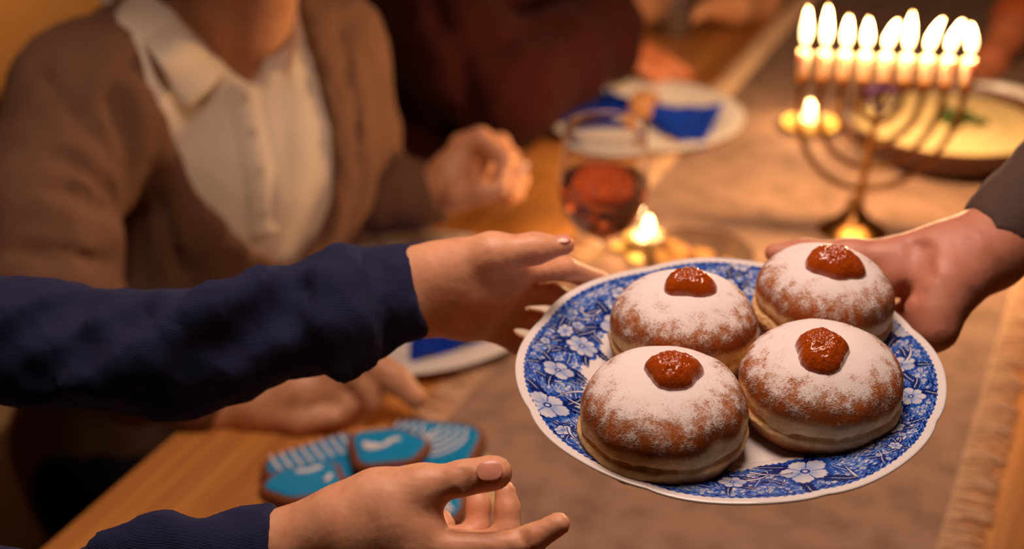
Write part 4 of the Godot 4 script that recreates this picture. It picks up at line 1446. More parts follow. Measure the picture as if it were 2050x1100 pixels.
	sr.chain([[Vector3(-0.2313, 0.9955, -0.6867), 0.008], [Vector3(-0.2001, 1.0036, -0.6852), 0.009], [Vector3(-0.1764, 1.0041, -0.6799), 0.007]], 0.02)
	sr.cut(Vector3(-0.1321, 1.0117, -0.6838), Vector3(0.965, 0.25, 0.05), 0.05)
	meshed(sr, 0.005)
	part("sweater", cloth_of([torso, sl, sr], folds(Vector3(0.6, -0.6, 0.5), 0.002, 50.0, 14.0, 9)), M["knit_navy"], o)
	legs(o, Vector3(-0.60, 0.60, -0.82), Vector3(0, 0, 1), 0.07, 0.07, M["trousers"])

func legs(o: Node3D, hip: Vector3, side: Vector3, r: float, apart: float, m: Material) -> void:
	var f := Field.new()
	for s in [-1, 1]:
		var h: Vector3 = hip + side * apart * s
		f.bone(h, Vector3(h.x, hip.y * 0.5, h.z), r, r * 0.75, 0.03)
		f.bone(Vector3(h.x, hip.y * 0.5, h.z), Vector3(h.x, 0.05, h.z), r * 0.75, r * 0.6, 0.02)
	meshed(f, 0.014)
	part("trousers", cloth_of([f]), m, o)

func seated_legs(o: Node3D, hip: Vector3, ahead: Vector3, m: Material) -> void:
	var f := Field.new()
	var side := ahead.cross(Vector3.UP)
	for s in [-1, 1]:
		var h: Vector3 = hip + side * 0.09 * s
		var k := h + ahead * 0.38 + Vector3(0, -0.01, 0)
		f.bone(h, k, 0.078, 0.06, 0.03)
		f.bone(k, Vector3(k.x, 0.06, k.z), 0.06, 0.045, 0.02)
		f.bone(Vector3(k.x, 0.04, k.z), Vector3(k.x, 0.04, k.z) + ahead * 0.14, 0.04, 0.03, 0.02)
	meshed(f, 0.015)
	part("trousers", cloth_of([f]), m, o)

# The adult on the right who holds the plate.
func giver() -> void:
	var o := thing("person", "adult in a grey sleeve on the right holding the doughnut plate by its rim", "person")
	var body := Field.new()
	body.bone(Vector3(0.64, 1.30, -0.74), Vector3(0.63, 1.46, -0.74), 0.08, 0.055, 0.03)
	body.bone(Vector3(0.63, 1.46, -0.74), Vector3(0.62, 1.54, -0.74), 0.055, 0.055, 0.03)
	body.chain([[Vector3(0.64, 1.30, -0.74), 0.06], [Vector3(0.66, 1.36, -0.88), 0.05], [Vector3(0.5248, 1.1657, -1.0765), 0.04], [Vector3(0.393, 1.1148, -0.9607), 0.025]], 0.03)
	head(body, Vector3(0.60, 1.63, -0.74), Vector3(-1, -0.3, -0.1))
	meshed(body, 0.009)
	var h := Field.new()
	var cam := (Vector3(0, 1.52, 0) - Vector3(0.2939, 1.069, -0.8925)).normalized()
	h.chain([[Vector3(0.3911, 1.1059, -0.9506), 0.028], [Vector3(0.3225, 1.0831, -0.8997), 0.025], [Vector3(0.2894, 1.0768, -0.892), 0.022], [Vector3(0.2637, 1.0726, -0.8944), 0.018]], 0.016, 0.0, cam, 1.15)
	h.chain([[Vector3(0.2654, 1.0738, -0.895), 0.0165], [Vector3(0.2281, 1.0738, -0.9017), 0.0115], [Vector3(0.1989, 1.0736, -0.9083), 0.0086], [Vector3(0.1792, 1.0718, -0.9119), 0.0068]], 0.008)
	h.chain([[Vector3(0.2749, 1.0696, -0.8839), 0.017], [Vector3(0.2565, 1.0639, -0.8877), 0.013], [Vector3(0.2387, 1.0557, -0.8948), 0.009], [Vector3(0.2267, 1.0501, -0.8997), 0.008]], 0.008)
	h.chain([[Vector3(0.3116, 1.0785, -0.8884), 0.022], [Vector3(0.2853, 1.066, -0.8708), 0.02], [Vector3(0.2774, 1.054, -0.8568), 0.0145], [Vector3(0.2765, 1.0461, -0.8495), 0.0105], [Vector3(0.2688, 1.0301, -0.8592), 0.009]], 0.014)
	h.chain([[Vector3(0.2866, 1.0548, -0.8763), 0.014], [Vector3(0.2635, 1.0333, -0.8878), 0.0095], [Vector3(0.2405, 1.0216, -0.902), 0.0086], [Vector3(0.2194, 1.0143, -0.9152), 0.0074]], 0.006)
	h.chain([[Vector3(0.2874, 1.0474, -0.8759), 0.013], [Vector3(0.2642, 1.0234, -0.8861), 0.0092], [Vector3(0.2439, 1.0092, -0.8957), 0.0082], [Vector3(0.2253, 1.0012, -0.9029), 0.007]], 0.006)
	h.chain([[Vector3(0.2688, 1.0301, -0.8592), 0.009], [Vector3(0.2503, 1.0145, -0.8648), 0.008], [Vector3(0.2341, 1.004, -0.8707), 0.0068]], 0.004)
	h.crease([Vector3(0.2624, 1.0942, -0.8829), Vector3(0.2637, 1.081, -0.8762), Vector3(0.2601, 1.0678, -0.8695), Vector3(0.2551, 1.0575, -0.8642)], -cam, 0.0045, 0.003)
	h.crease([Vector3(0.2676, 1.0927, -0.8822), Vector3(0.2689, 1.078, -0.8747), Vector3(0.2657, 1.0648, -0.868)], -cam, 0.0045, 0.003)
	h.crease([Vector3(0.2736, 1.0912, -0.8814), Vector3(0.2742, 1.0766, -0.8739)], -cam, 0.004, 0.003)
	meshed(h, 0.003)
	part("body", skin_of([body, h]), M["skin_giver"], o)
	hair(o, Vector3(0.60, 1.63, -0.74), Vector3(-1, -0.3, -0.1), 1.0, 0.01)
	var s := Field.new()
	s.chain([[Vector3(0.66, 1.36, -0.90), 0.075], [Vector3(0.5248, 1.1657, -1.0765), 0.056]], 0.03)
	s.chain([[Vector3(0.5248, 1.1657, -1.0765), 0.054], [Vector3(0.4362, 1.1371, -0.9946), 0.04], [Vector3(0.3789, 1.111, -0.9476), 0.031], [Vector3(0.345, 1.0963, -0.9199), 0.0275], [Vector3(0.3125, 1.0817, -0.8934), 0.027]], 0.02)
	s.cut(Vector3(0.3261, 1.0879, -0.9044), Vector3(-0.69, -0.66, 0.25), 0.06)
	meshed(s, 0.0048)
	var t := Field.new()
	t.bone(Vector3(0.66, 0.88, -0.74), Vector3(0.66, 1.25, -0.74), 0.15, 0.155, 0.04, Vector3(1, 0, 0), 1.3)
	t.bone(Vector3(0.66, 1.37, -0.90), Vector3(0.66, 1.37, -0.58), 0.07, 0.07, 0.06)
	t.chain([[Vector3(0.66, 1.37, -0.58), 0.07], [Vector3(0.70, 1.10, -0.52), 0.055], [Vector3(0.62, 0.92, -0.40), 0.04]], 0.03)
	meshed(t, 0.014)
	part("shirt", cloth_of([s, t], folds(Vector3(1, -1, 0), 0.0012, 30.0, 10.0, 14)), M["sleeve_grey"], o)
	legs(o, Vector3(0.68, 0.86, -0.74), Vector3(0, 0, 1), 0.085, 0.09, M["trousers"])

func torso_bones(f: Field, grow: float) -> void:
	var n := Vector3(0.4498, 0.2199, 0.8656)
	f.bone(onto(1.20, -1.0, 0.54), onto(1.21, -0.935, 0.70), 0.145 + grow, 0.122 + grow, 0.04, n, 1.3)
	f.bone(onto(1.21, -0.935, 0.70), Vector3(-0.2865, 0.9133, -1.4866), 0.122 + grow, 0.128 + grow, 0.04, n, 1.3)
	f.bone(Vector3(-0.2865, 0.9133, -1.4866), Vector3(-0.3044, 1.0028, -1.521), 0.128 + grow, 0.098 + grow, 0.04, n, 1.3)
	f.bone(Vector3(-0.4006, 1.0006, -1.4189), Vector3(-0.3231, 1.0528, -1.5464), 0.050 + grow, 0.058 + grow, 0.05)
	f.bone(Vector3(-0.4151, 0.9965, -1.3943), Vector3(-0.2205, 0.9843, -1.6013), 0.060 + grow, 0.060 + grow, 0.06)

# The woman across the near left: cardigan over an open-necked shirt.
func woman() -> void:
	var o := thing("person", "woman in a brown cardigan over a cream collared shirt, one hand closed above the table", "person")
	var face := Vector3(0.6, -0.25, 0.75)
	var body := Field.new()
	body.bone(Vector3(-0.2902, 0.9325, -1.4964), Vector3(-0.3018, 1.0123, -1.5258), 0.09, 0.085, 0.03, Vector3(0.4498, 0.2199, 0.8656), 1.2)
	body.bone(Vector3(-0.2997, 1.0044, -1.5162), Vector3(-0.205, 1.30, -1.35), 0.056, 0.052, 0.03)
	body.chain([[Vector3(-0.4321, 1.011, -1.3905), 0.045], [Vector3(-0.4374, 0.8635, -1.2367), 0.038], [Vector3(-0.28, 0.76, -1.2121), 0.028]], 0.02)
	body.chain([[Vector3(-0.2019, 0.9893, -1.6039), 0.045], [Vector3(-0.1743, 0.8097, -1.5797), 0.036], [Vector3(-0.0771, 0.8322, -1.5575), 0.026]], 0.02)
	head(body, Vector3(-0.17, 1.44, -1.26), face)
	meshed(body, 0.009)
	# closed far hand
	var lh := Field.new()
	lh.chain([[Vector3(-0.0942, 0.8306, -1.5567), 0.025], [Vector3(-0.0681, 0.8539, -1.5573), 0.024], [Vector3(-0.0568, 0.8792, -1.5702), 0.015]], 0.012)
	lh.chain([[Vector3(-0.0685, 0.85, -1.5666), 0.024], [Vector3(-0.0374, 0.8697, -1.5935), 0.017]], 0.012)
	lh.chain([[Vector3(-0.0657, 0.8423, -1.5627), 0.022], [Vector3(-0.0232, 0.8459, -1.5982), 0.016]], 0.012)
	lh.chain([[Vector3(-0.0583, 0.8872, -1.5687), 0.0125], [Vector3(-0.0356, 0.8951, -1.5671), 0.012], [Vector3(-0.0084, 0.8797, -1.5424), 0.0105], [Vector3(-0.0112, 0.8598, -1.5267), 0.009], [Vector3(-0.0224, 0.8463, -1.5254), 0.008]], 0.006)
	lh.chain([[Vector3(-0.0431, 0.8793, -1.5927), 0.0125], [Vector3(-0.0143, 0.8815, -1.5826), 0.012], [Vector3(0.004, 0.8635, -1.5566), 0.0105], [Vector3(-0.0028, 0.8438, -1.541), 0.009]], 0.006)
	lh.chain([[Vector3(-0.0309, 0.8596, -1.6107), 0.012], [Vector3(-0.0029, 0.8582, -1.5988), 0.0115], [Vector3(0.0098, 0.8409, -1.5732), 0.01], [Vector3(-0.0029, 0.8271, -1.5549), 0.0085]], 0.006)
	lh.chain([[Vector3(-0.0265, 0.8381, -1.6166), 0.011], [Vector3(-0.0018, 0.8322, -1.608), 0.01], [Vector3(0.0058, 0.82, -1.585), 0.009], [Vector3(-0.0087, 0.8138, -1.5706), 0.0075]], 0.006)
	lh.chain([[Vector3(-0.0764, 0.8382, -1.5437), 0.018], [Vector3(-0.0585, 0.8449, -1.5191), 0.0145], [Vector3(-0.0332, 0.8544, -1.5071), 0.0115], [Vector3(-0.011, 0.8579, -1.5033), 0.0095]], 0.010)
	meshed(lh, 0.0045)
	# near hand lying on the table beside the plate
	var rh := Field.new()
	rh.chain([[Vector3(-0.28, 0.76, -1.2121), 0.027], [Vector3(-0.2409, 0.7691, -1.2111), 0.025], [Vector3(-0.2013, 0.7828, -1.2069), 0.02], [Vector3(-0.1823, 0.7934, -1.2122), 0.013]], 0.014)
	rh.chain([[Vector3(-0.2409, 0.767, -1.21), 0.024], [Vector3(-0.1918, 0.7786, -1.2047), 0.017]], 0.014)
	rh.chain([[Vector3(-0.2409, 0.7627, -1.2078), 0.022], [Vector3(-0.2027, 0.764, -1.2085), 0.015]], 0.014)
	rh.chain([[Vector3(-0.1823, 0.7946, -1.2129), 0.014], [Vector3(-0.1411, 0.8165, -1.2128), 0.015], [Vector3(-0.1078, 0.7982, -1.1979), 0.013], [Vector3(-0.0901, 0.7858, -1.1859), 0.0105]], 0.006)
	rh.chain([[Vector3(-0.1871, 0.787, -1.209), 0.0135], [Vector3(-0.1528, 0.8048, -1.2068), 0.014], [Vector3(-0.135, 0.7889, -1.1987), 0.012], [Vector3(-0.1317, 0.7771, -1.1928), 0.01]], 0.006)
	rh.chain([[Vector3(-0.1942, 0.7786, -1.2047), 0.013], [Vector3(-0.1685, 0.7846, -1.2022), 0.0125], [Vector3(-0.1553, 0.772, -1.1957), 0.011], [Vector3(-0.1581, 0.7636, -1.1914), 0.009]], 0.006)
	rh.chain([[Vector3(-0.2027, 0.764, -1.2085), 0.011], [Vector3(-0.18, 0.7668, -1.1987), 0.0095], [Vector3(-0.1672, 0.7596, -1.195), 0.008]], 0.006)
	rh.chain([[Vector3(-0.2297, 0.7617, -1.1961), 0.016], [Vector3(-0.1999, 0.7608, -1.1844), 0.012], [Vector3(-0.1687, 0.7664, -1.1817), 0.0095]], 0.008)
	meshed(rh, 0.0045)
	part("body", skin_of([body, lh, rh]), M["skin"], o)
	hair(o, Vector3(-0.17, 1.44, -1.26), face, 1.0, 0.08)
	# finger ring on the far hand
	part("finger_ring", ring_band(0.0125, 0.003), M["silver"], o, Transform3D(Basis(Vector3(0.75, -0.66, 0).normalized(), 0.9), Vector3(0.0051, 0.8668, -1.556)))
	# shirt, open at the neck
	var sh := Field.new()
	torso_bones(sh, 0.0)
	sh.prism(Vector3(-0.2623, 0.9769, -1.4247), Vector3(0.8874, 0, -0.4611), Vector3(-0.1014, 0.9755, -0.1951), Vector3(0.4498, 0.2199, 0.8656), [Vector2(-0.0686, 0.1829), Vector2(-0.0659, 0.125), Vector2(-0.0353, 0.074), Vector2(-0.0118, 0.0428), Vector2(0.0045, 0.026), Vector2(0.0173, 0.0434), Vector2(0.0311, 0.082), Vector2(0.0377, 0.1113), Vector2(0.0481, 0.1695)], -0.12)
	meshed(sh, 0.008)
	var shirt := part("shirt", cloth_of([sh], folds(Vector3(0.1, 1, 0), 0.003, 26.0, 6.0, 31)), M["shirt"], o)
	# collar flaps, placket and buttons lie on the shirt
	var n := Vector3(0.4498, 0.2199, 0.8656)
	var lay := func(list: Array, lift: float) -> Array:
		return list.map(func(p: Vector3) -> Vector3: return sh.drop(p + n * 0.09, -n, 0.3) + n * lift)
	flap(shirt, lay.call([Vector3(-0.3322, 1.1004, -1.4136), Vector3(-0.3069, 1.0722, -1.3992), Vector3(-0.2849, 1.0492, -1.3875), Vector3(-0.2703, 1.0344, -1.38)], 0.004), lay.call([Vector3(-0.3687, 1.1004, -1.4136), Vector3(-0.357, 1.0592, -1.3926), Vector3(-0.3361, 1.0288, -1.3771), Vector3(-0.3161, 1.0049, -1.3649)], 0.013))
	flap(shirt, lay.call([Vector3(-0.2398, 1.0859, -1.4623), Vector3(-0.2419, 1.0635, -1.4509), Vector3(-0.2469, 1.0366, -1.4372), Vector3(-0.2555, 1.0119, -1.4246)], 0.004), lay.call([Vector3(-0.198, 1.0859, -1.4623), Vector3(-0.2015, 1.0635, -1.4509), Vector3(-0.2081, 1.041, -1.4394), Vector3(-0.2192, 1.0222, -1.4298)], 0.013))
	var line: Array = lay.call([Vector3(-0.2499, 1.0214, -1.3733), Vector3(-0.2421, 0.9919, -1.3583), Vector3(-0.2323, 0.9572, -1.3406), Vector3(-0.2216, 0.9225, -1.3229), Vector3(-0.2109, 0.8834, -1.303)], 0.0)
	var strip := Pot.new()
	var smooth := curve3(line, 5)
	for p in smooth.size():
		var q: Vector3 = smooth[p]
		for e in [[-0.016, -0.004], [-0.015, 0.003], [0.0, 0.0045], [0.015, 0.003], [0.016, -0.004]]:
			strip.v.append(q + Vector3(0.8874, 0, -0.4611) * e[0] + n * e[1])
	strip.t = quads(smooth.size(), 5, false)
	part("placket", mk(strip.v, strip.t, PackedVector2Array(), 1), M["shirt"], shirt)
	for p in [0, 1, 2, 3]:
		var q: Vector3 = (line[p] as Vector3).lerp(line[p + 1], 0.35) + n * 0.0045
		part("button", lathe(curve([Vector2(0, 0), Vector2(0.0055, 0), Vector2(0.0055, 0.0016), Vector2(0.0038, 0.0018), Vector2(0.0, 0.001)], 2), 18), M["button"], shirt, Transform3D(Basis(Vector3(0.8874, 0, -0.4611), n, Vector3(0.8874, 0, -0.4611).cross(n)), q))
	# cardigan with a deep open front
	var ca := Field.new()
	torso_bones(ca, 0.012)
	ca.chain([[Vector3(-0.4247, 1, -1.3849), 0.072], [Vector3(-0.4443, 0.9264, -1.3025), 0.066], [Vector3(-0.4327, 0.8635, -1.2367), 0.060]], 0.03)
	ca.chain([[Vector3(-0.4327, 0.8635, -1.2367), 0.060], [Vector3(-0.3529, 0.7997, -1.2155), 0.046], [Vector3(-0.2728, 0.7613, -1.2127), 0.034]], 0.02)
	ca.chain([[Vector3(-0.2132, 0.9843, -1.6013), 0.068], [Vector3(-0.1913, 0.8856, -1.5847), 0.057], [Vector3(-0.1749, 0.8164, -1.5831), 0.043]], 0.03)
	ca.chain([[Vector3(-0.1749, 0.8164, -1.5831), 0.043], [Vector3(-0.1239, 0.8225, -1.5694), 0.037], [Vector3(-0.0685, 0.8347, -1.5588), 0.033]], 0.02)
	ca.crease([Vector3(-0.3942, 1.0236, -1.3632), Vector3(-0.3797, 0.9912, -1.3467), Vector3(-0.372, 0.9568, -1.3292), Vector3(-0.3691, 0.9137, -1.3072), Vector3(-0.372, 0.8576, -1.2787)], -Vector3(0.4498, 0.2199, 0.8656), 0.008)
	ca.crease([Vector3(-0.4482, 1.0562, -1.3349), Vector3(-0.4209, 1.029, -1.3211), Vector3(-0.3927, 1.0017, -1.3072), Vector3(-0.3802, 0.9731, -1.315)], -Vector3(0.4498, 0.2199, 0.8656), 0.0045)
	ca.crease([Vector3(-0.4242, 0.9968, -1.2822), Vector3(-0.3917, 0.9782, -1.2727), Vector3(-0.3697, 0.9306, -1.2934)], -Vector3(0.4498, 0.2199, 0.8656), 0.007)
	ca.crease([Vector3(-0.4334, 0.9678, -1.2675), Vector3(-0.3963, 0.9575, -1.2622), Vector3(-0.3721, 0.9221, -1.289)], -Vector3(0.4498, 0.2199, 0.8656), 0.006)
	ca.crease([Vector3(-0.4637, 0.9229, -1.2221), Vector3(-0.4134, 0.9209, -1.2211), Vector3(-0.3715, 0.8928, -1.2517)], -Vector3(0.4498, 0.2199, 0.8656), 0.007)
	ca.crease([Vector3(-0.358, 0.9494, -1.3591), Vector3(-0.3382, 0.9054, -1.3367), Vector3(-0.3086, 0.8394, -1.3031)], -Vector3(0.4498, 0.2199, 0.8656), 0.007)
	ca.crease([Vector3(-0.3654, 0.9362, -1.3524), Vector3(-0.358, 0.8966, -1.3322), Vector3(-0.3481, 0.835, -1.3008)], -Vector3(0.4498, 0.2199, 0.8656), 0.006)
	ca.crease([Vector3(-0.1778, 1.0344, -1.5259), Vector3(-0.1725, 0.9682, -1.4921), Vector3(-0.1747, 0.899, -1.4793)], -Vector3(0.4498, 0.2199, 0.8656), 0.006)
	ca.crease([Vector3(-0.1326, 0.8579, -1.5481), Vector3(-0.1338, 0.8409, -1.517), Vector3(-0.1394, 0.821, -1.5069)], Vector3(0, -0.4, -0.9), 0.006)
	ca.crease([Vector3(-0.11, 0.8604, -1.5494), Vector3(-0.1059, 0.8409, -1.517), Vector3(-0.1115, 0.821, -1.5069)], Vector3(0, -0.4, -0.9), 0.005)
	ca.prism(Vector3(-0.2623, 0.9769, -1.4247), Vector3(0.8874, 0, -0.4611), Vector3(-0.1014, 0.9755, -0.1951), Vector3(0.4498, 0.2199, 0.8656), [Vector2(-0.1096, 0.2063), Vector2(-0.1163, 0.1317), Vector2(-0.109, 0.0775), Vector2(-0.0966, 0.0162), Vector2(-0.0749, -0.059), Vector2(-0.0398, -0.1185), Vector2(0, -0.1592), Vector2(0.0211, -0.166), Vector2(0.0476, -0.1419), Vector2(0.0646, -0.1017), Vector2(0.0719, -0.0279), Vector2(0.0752, 0.0449), Vector2(0.0739, 0.1065), Vector2(0.0812, 0.1855)], -0.10)
	ca.cut(Vector3(-0.0771, 0.8327, -1.5577), Vector3(-0.0685, 0.8347, -1.5588) - Vector3(-0.1239, 0.8174, -1.5668), 0.05)
	ca.cut(Vector3(-0.2774, 0.7636, -1.2128), Vector3(-0.2728, 0.7613, -1.2127) - Vector3(-0.3529, 0.7997, -1.2155), 0.05)
	meshed(ca, 0.009)
	part("cardigan", cloth_of([ca], folds(Vector3(0.2, 1, 0.1), 0.006, 20.0, 6.0, 17)), M["knit_brown"], o)
	seated_legs(o, onto(1.20, -1.0, 0.53), BX, M["trousers"])

func ring_band(r: float, w: float) -> ArrayMesh:
	var prof := []
	for k in 9:
		var a := TAU * k / 8
		prof.append(Vector2(r + 0.0012 * cos(a), w * 0.5 * sin(a)))
	return lathe(prof, 28)

# A collar flap between its neck edge and its free edge, 3 mm thick.
func flap(parent: Node, inner: Array, outer: Array) -> void:
	var a := curve3(inner, 5)
	var b := curve3(outer, 5)
	var n := Vector3(0.4498, 0.2199, 0.8656)
	var v := PackedVector3Array()
	var w := 8
	for side in 2:
		for i in a.size():
			for j in w + 1:
				var t := float(j) / w
				var p: Vector3 = (a[i] as Vector3).lerp(b[i], t)
				v.append(p + n * (0.007 * sin(t * PI) + (0.0 if side else 0.0035)))
	var rows := a.size()
	var t := quads(rows, w + 1, false)
	var off := rows * (w + 1)
	var back := quads(rows, w + 1, false, off)
	for k in range(0, back.size(), 3): t.append_array([back[k], back[k + 2], back[k + 1]])
	var rim := []
	for j in w + 1: rim.append(j)
	for i in range(1, rows): rim.append(i * (w + 1) + w)
	for j in range(w - 1, -1, -1): rim.append((rows - 1) * (w + 1) + j)
	for i in range(rows - 2, 0, -1): rim.append(i * (w + 1))
	for k in rim.size():
		var p: int = rim[k]
		var q: int = rim[(k + 1) % rim.size()]
		t.append_array([p, p + off, q, q, p + off, q + off])
	part("collar", mk(v, t, PackedVector2Array(), 0), M["shirt"], parent)

# The man further along in a dark maroon sweater.
func man() -> void:
	var o := thing("person", "man in a dark maroon sweater leaning on the table beyond the woman", "person")
	var face := Vector3(0.9, -0.35, 0.1)
	var body := Field.new()
	body.bone(Vector3(-0.0924, 0.936, -2.1716), Vector3(-0.0686, 1.033, -2.1648), 0.07, 0.06, 0.03)
	body.chain([[Vector3(-0.0924, 0.936, -2.1716), 0.07], [Vector3(-0.0298, 0.9307, -2.1913), 0.05], [Vector3(-0.083, 0.8869, -1.9894), 0.05], [Vector3(-0.0172, 0.8286, -1.9485), 0.045], [Vector3(0.1559, 0.809, -2.1181), 0.03]], 0.02)
	head(body, Vector3(-0.0459, 1.1197, -2.1529), face)
	meshed(body, 0.010)
	var h := Field.new()
	h.chain([[Vector3(0.1293, 0.8096, -2.1072), 0.026], [Vector3(0.1678, 0.8032, -2.1263), 0.024], [Vector3(0.2041, 0.7962, -2.1564), 0.018]], 0.012)
	h.chain([[Vector3(0.2012, 0.795, -2.167), 0.013], [Vector3(0.2326, 0.7829, -2.1721), 0.011], [Vector3(0.2604, 0.7647, -2.1741), 0.01], [Vector3(0.2719, 0.7565, -2.1699), 0.008]], 0.006)
	h.chain([[Vector3(0.1919, 0.7967, -2.1455), 0.013], [Vector3(0.2225, 0.7843, -2.1448), 0.011], [Vector3(0.2456, 0.7679, -2.142), 0.01], [Vector3(0.2532, 0.7612, -2.1386), 0.008]], 0.006)
	h.chain([[Vector3(0.1842, 0.7992, -2.1243), 0.012], [Vector3(0.213, 0.7856, -2.123), 0.01], [Vector3(0.23, 0.7712, -2.1213), 0.009]], 0.006)
	h.chain([[Vector3(0.1751, 0.803, -2.1038), 0.011], [Vector3(0.2, 0.7882, -2.1019), 0.009], [Vector3(0.2131, 0.7766, -2.1016), 0.008]], 0.006)
	h.chain([[Vector3(0.1508, 0.8089, -2.0956), 0.016], [Vector3(0.1385, 0.8011, -2.0692), 0.013], [Vector3(0.1322, 0.7949, -2.0435), 0.01]], 0.008)
	meshed(h, 0.005)
	part("body", skin_of([body, h]), M["skin_man"], o)
	hair(o, Vector3(-0.0459, 1.1197, -2.1529), face, 1.0, 0.01)
	var s := Field.new()
	s.bone(onto(1.80, -1.04, 0.55), Vector3(-0.1305, 0.6583, -2.0525), 0.165, 0.16, 0.05, BX, 1.15)
	s.bone(Vector3(-0.1305, 0.6583, -2.0525), Vector3(-0.1072, 0.8965, -2.1514), 0.16, 0.16, 0.05, BX, 1.15)
	s.bone(Vector3(-0.1769, 0.9364, -2.1157), Vector3(-0.027, 0.9302, -2.2808), 0.08, 0.08, 0.06)
	s.chain([[Vector3(-0.1602, 0.9446, -2.0861), 0.085], [Vector3(-0.0848, 0.875, -1.9385), 0.085], [Vector3(-0.0136, 0.8262, -1.9248), 0.082]], 0.03)
	s.chain([[Vector3(-0.0136, 0.8262, -1.9248), 0.080], [Vector3(0.0605, 0.8304, -2.028), 0.072], [Vector3(0.1305, 0.8377, -2.1439), 0.062], [Vector3(0.1456, 0.8142, -2.1095), 0.046]], 0.03)
	s.chain([[Vector3(-0.027, 0.9302, -2.2808), 0.085], [Vector3(0.0502, 0.8682, -2.2492), 0.085], [Vector3(0.1034, 0.8329, -2.2088), 0.07]], 0.03)
	s.crease([Vector3(-0.1075, 0.9412, -1.9498), Vector3(-0.0907, 0.9053, -1.9315), Vector3(-0.0705, 0.8844, -1.9208), Vector3(-0.017, 0.8798, -1.9409), Vector3(0.0741, 0.884, -2.0328)], Vector3(0, -0.35, -0.93), 0.012)
	s.crease([Vector3(-0.0705, 0.8814, -1.9193), Vector3(-0.0605, 0.8335, -1.8949), Vector3(-0.0437, 0.7856, -1.8705)], Vector3(0, -0.35, -0.93), 0.009)
	meshed(s, 0.012)
	part("sweater", cloth_of([s], folds(Vector3(0.5, 0.5, 0.4), 0.008, 18.0, 6.0, 23)), M["knit_maroon"], o)
	seated_legs(o, onto(1.80, -1.05, 0.53), BX, M["trousers"])

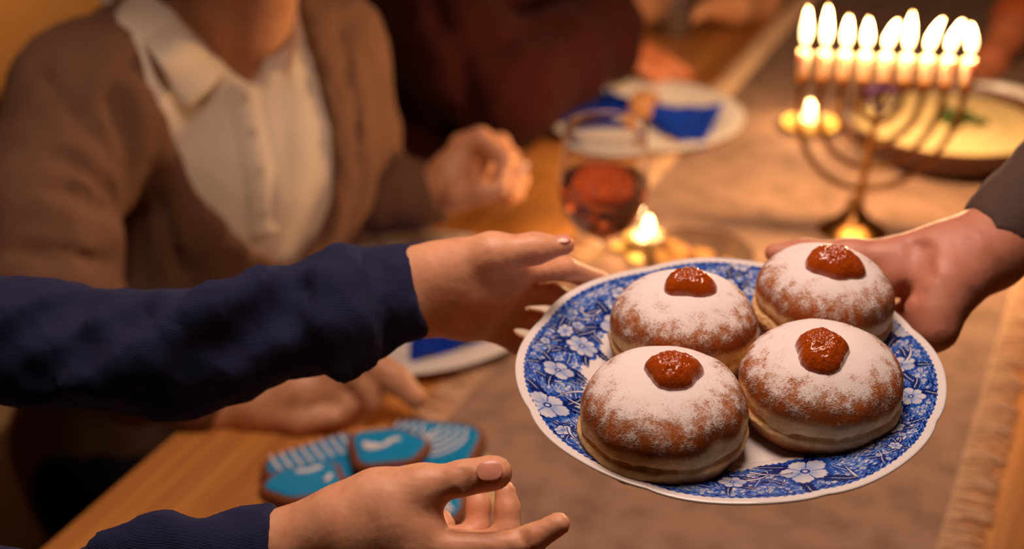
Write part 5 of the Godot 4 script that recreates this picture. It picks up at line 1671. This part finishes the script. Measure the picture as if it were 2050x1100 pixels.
# Two more people at the far end, mostly out of the picture: their arms rest on the table.
func far_people() -> void:
	var o := thing("person", "person with bare forearms resting at the far end of the table, beyond the man", "person")
	var face := Vector3(0.9, -0.3, 0.2)
	var body := Field.new()
	body.chain([[Vector3(0.2787, 0.8387, -2.7056), 0.045], [Vector3(0.3036, 0.8285, -2.5882), 0.042], [Vector3(0.2309, 0.7981, -2.438), 0.04], [Vector3(0.1707, 0.8038, -2.3511), 0.034], [Vector3(0.1319, 0.8028, -2.3057), 0.026]], 0.02)
	body.chain([[Vector3(0.4996, 0.8487, -2.778), 0.044], [Vector3(0.4922, 0.8114, -2.6019), 0.04], [Vector3(0.424, 0.7836, -2.4867), 0.036], [Vector3(0.3707, 0.7964, -2.4147), 0.03], [Vector3(0.3333, 0.8022, -2.384), 0.024]], 0.02)
	body.chain([[Vector3(0.3415, 0.8037, -2.3847), 0.02], [Vector3(0.3089, 0.8052, -2.3518), 0.012], [Vector3(0.2955, 0.7966, -2.3362), 0.009]], 0.01)
	body.bone(onto(2.75, -0.98, 1.05), onto(2.75, -0.96, 1.22), 0.07, 0.055, 0.03)
	body.bone(onto(2.75, -0.99, 0.98), onto(2.75, -0.98, 1.06), 0.07, 0.07, 0.03)
	for e in [[2.60, Vector3(0.2787, 0.8387, -2.7056)], [2.90, Vector3(0.4996, 0.8487, -2.778)]]:
		body.chain([[onto(2.75, -0.99, 0.99), 0.06], [onto(e[0], -0.98, 1.0), 0.045], [e[1], 0.042]], 0.03)
	head(body, onto(2.75, -0.93, 1.32), face)
	meshed(body, 0.009)
	part("body", skin_of([body]), M["skin"], o)
	hair(o, onto(2.75, -0.93, 1.32), face, 1.0, 0.05)
	var s := Field.new()
	s.bone(onto(2.75, -1.04, 0.55), onto(2.75, -1.0, 1.02), 0.15, 0.14, 0.04, BX, 1.25)
	s.bone(onto(2.58, -0.98, 1.03), onto(2.92, -0.98, 1.03), 0.06, 0.06, 0.05)
	s.chain([[onto(2.58, -0.98, 1.02), 0.06], [Vector3(0.2787, 0.8387, -2.7056), 0.055]], 0.02)
	s.chain([[onto(2.92, -0.98, 1.02), 0.06], [Vector3(0.4996, 0.8487, -2.778), 0.055]], 0.02)
	meshed(s, 0.014)
	part("top", cloth_of([s]), M["knit_green"], o)
	seated_legs(o, onto(2.70, -1.04, 0.53), BX, M["trousers"])
	o = thing("person", "person in a rust brown sleeve at the far right corner of the table", "person")
	face = Vector3(-0.9, -0.3, -0.1)
	body = Field.new()
	body.chain([[Vector3(0.8657, 0.8487, -2.374), 0.034], [Vector3(0.7888, 0.7876, -2.2755), 0.03], [Vector3(0.7514, 0.7621, -2.2288), 0.026], [Vector3(0.7294, 0.7478, -2.1991), 0.016]], 0.012)
	body.chain([[Vector3(0.7474, 0.7551, -2.2253), 0.013], [Vector3(0.7185, 0.7512, -2.1896), 0.01], [Vector3(0.7046, 0.7428, -2.1629), 0.008]], 0.006)
	body.chain([[Vector3(0.7592, 0.7516, -2.2235), 0.013], [Vector3(0.7308, 0.7477, -2.1766), 0.01], [Vector3(0.719, 0.7408, -2.1507), 0.008]], 0.006)
	body.chain([[Vector3(0.7727, 0.7518, -2.2348), 0.012], [Vector3(0.7533, 0.7408, -2.1844), 0.01], [Vector3(0.7404, 0.7374, -2.1489), 0.008]], 0.006)
	body.bone(onto(2.45, 0.40, 1.08), onto(2.45, 0.38, 1.25), 0.07, 0.055, 0.03)
	body.chain([[onto(2.45, 0.42, 1.03), 0.06], [onto(2.30, 0.42, 1.04), 0.045], [Vector3(0.967, 0.9284, -2.4482), 0.045], [Vector3(0.8657, 0.8487, -2.374), 0.036]], 0.03)
	body.bone(onto(2.45, 0.42, 1.03), onto(2.45, 0.40, 1.10), 0.06, 0.06, 0.03)
	head(body, onto(2.45, 0.35, 1.34), face)
	meshed(body, 0.008)
	part("body", skin_of([body]), M["skin_man"], o)
	hair(o, onto(2.45, 0.35, 1.34), face, 1.0, 0.03)
	s = Field.new()
	s.bone(onto(2.45, 0.50, 0.55), onto(2.45, 0.44, 1.05), 0.15, 0.145, 0.04, BX, 1.25)
	s.bone(onto(2.28, 0.42, 1.06), onto(2.62, 0.42, 1.06), 0.06, 0.06, 0.05)
	s.chain([[onto(2.28, 0.42, 1.05), 0.065], [Vector3(0.967, 0.9284, -2.4482), 0.058], [Vector3(0.8657, 0.8487, -2.374), 0.05], [Vector3(0.8001, 0.7916, -2.2888), 0.045]], 0.02)
	s.cut(Vector3(0.8041, 0.7973, -2.2917), Vector3(0.8001, 0.7916, -2.2888) - Vector3(0.8657, 0.8487, -2.374), 0.08)
	meshed(s, 0.012)
	part("top", cloth_of([s]), M["knit_rust"], o)
	seated_legs(o, onto(2.45, 0.52, 0.53), -BX, M["trousers"])
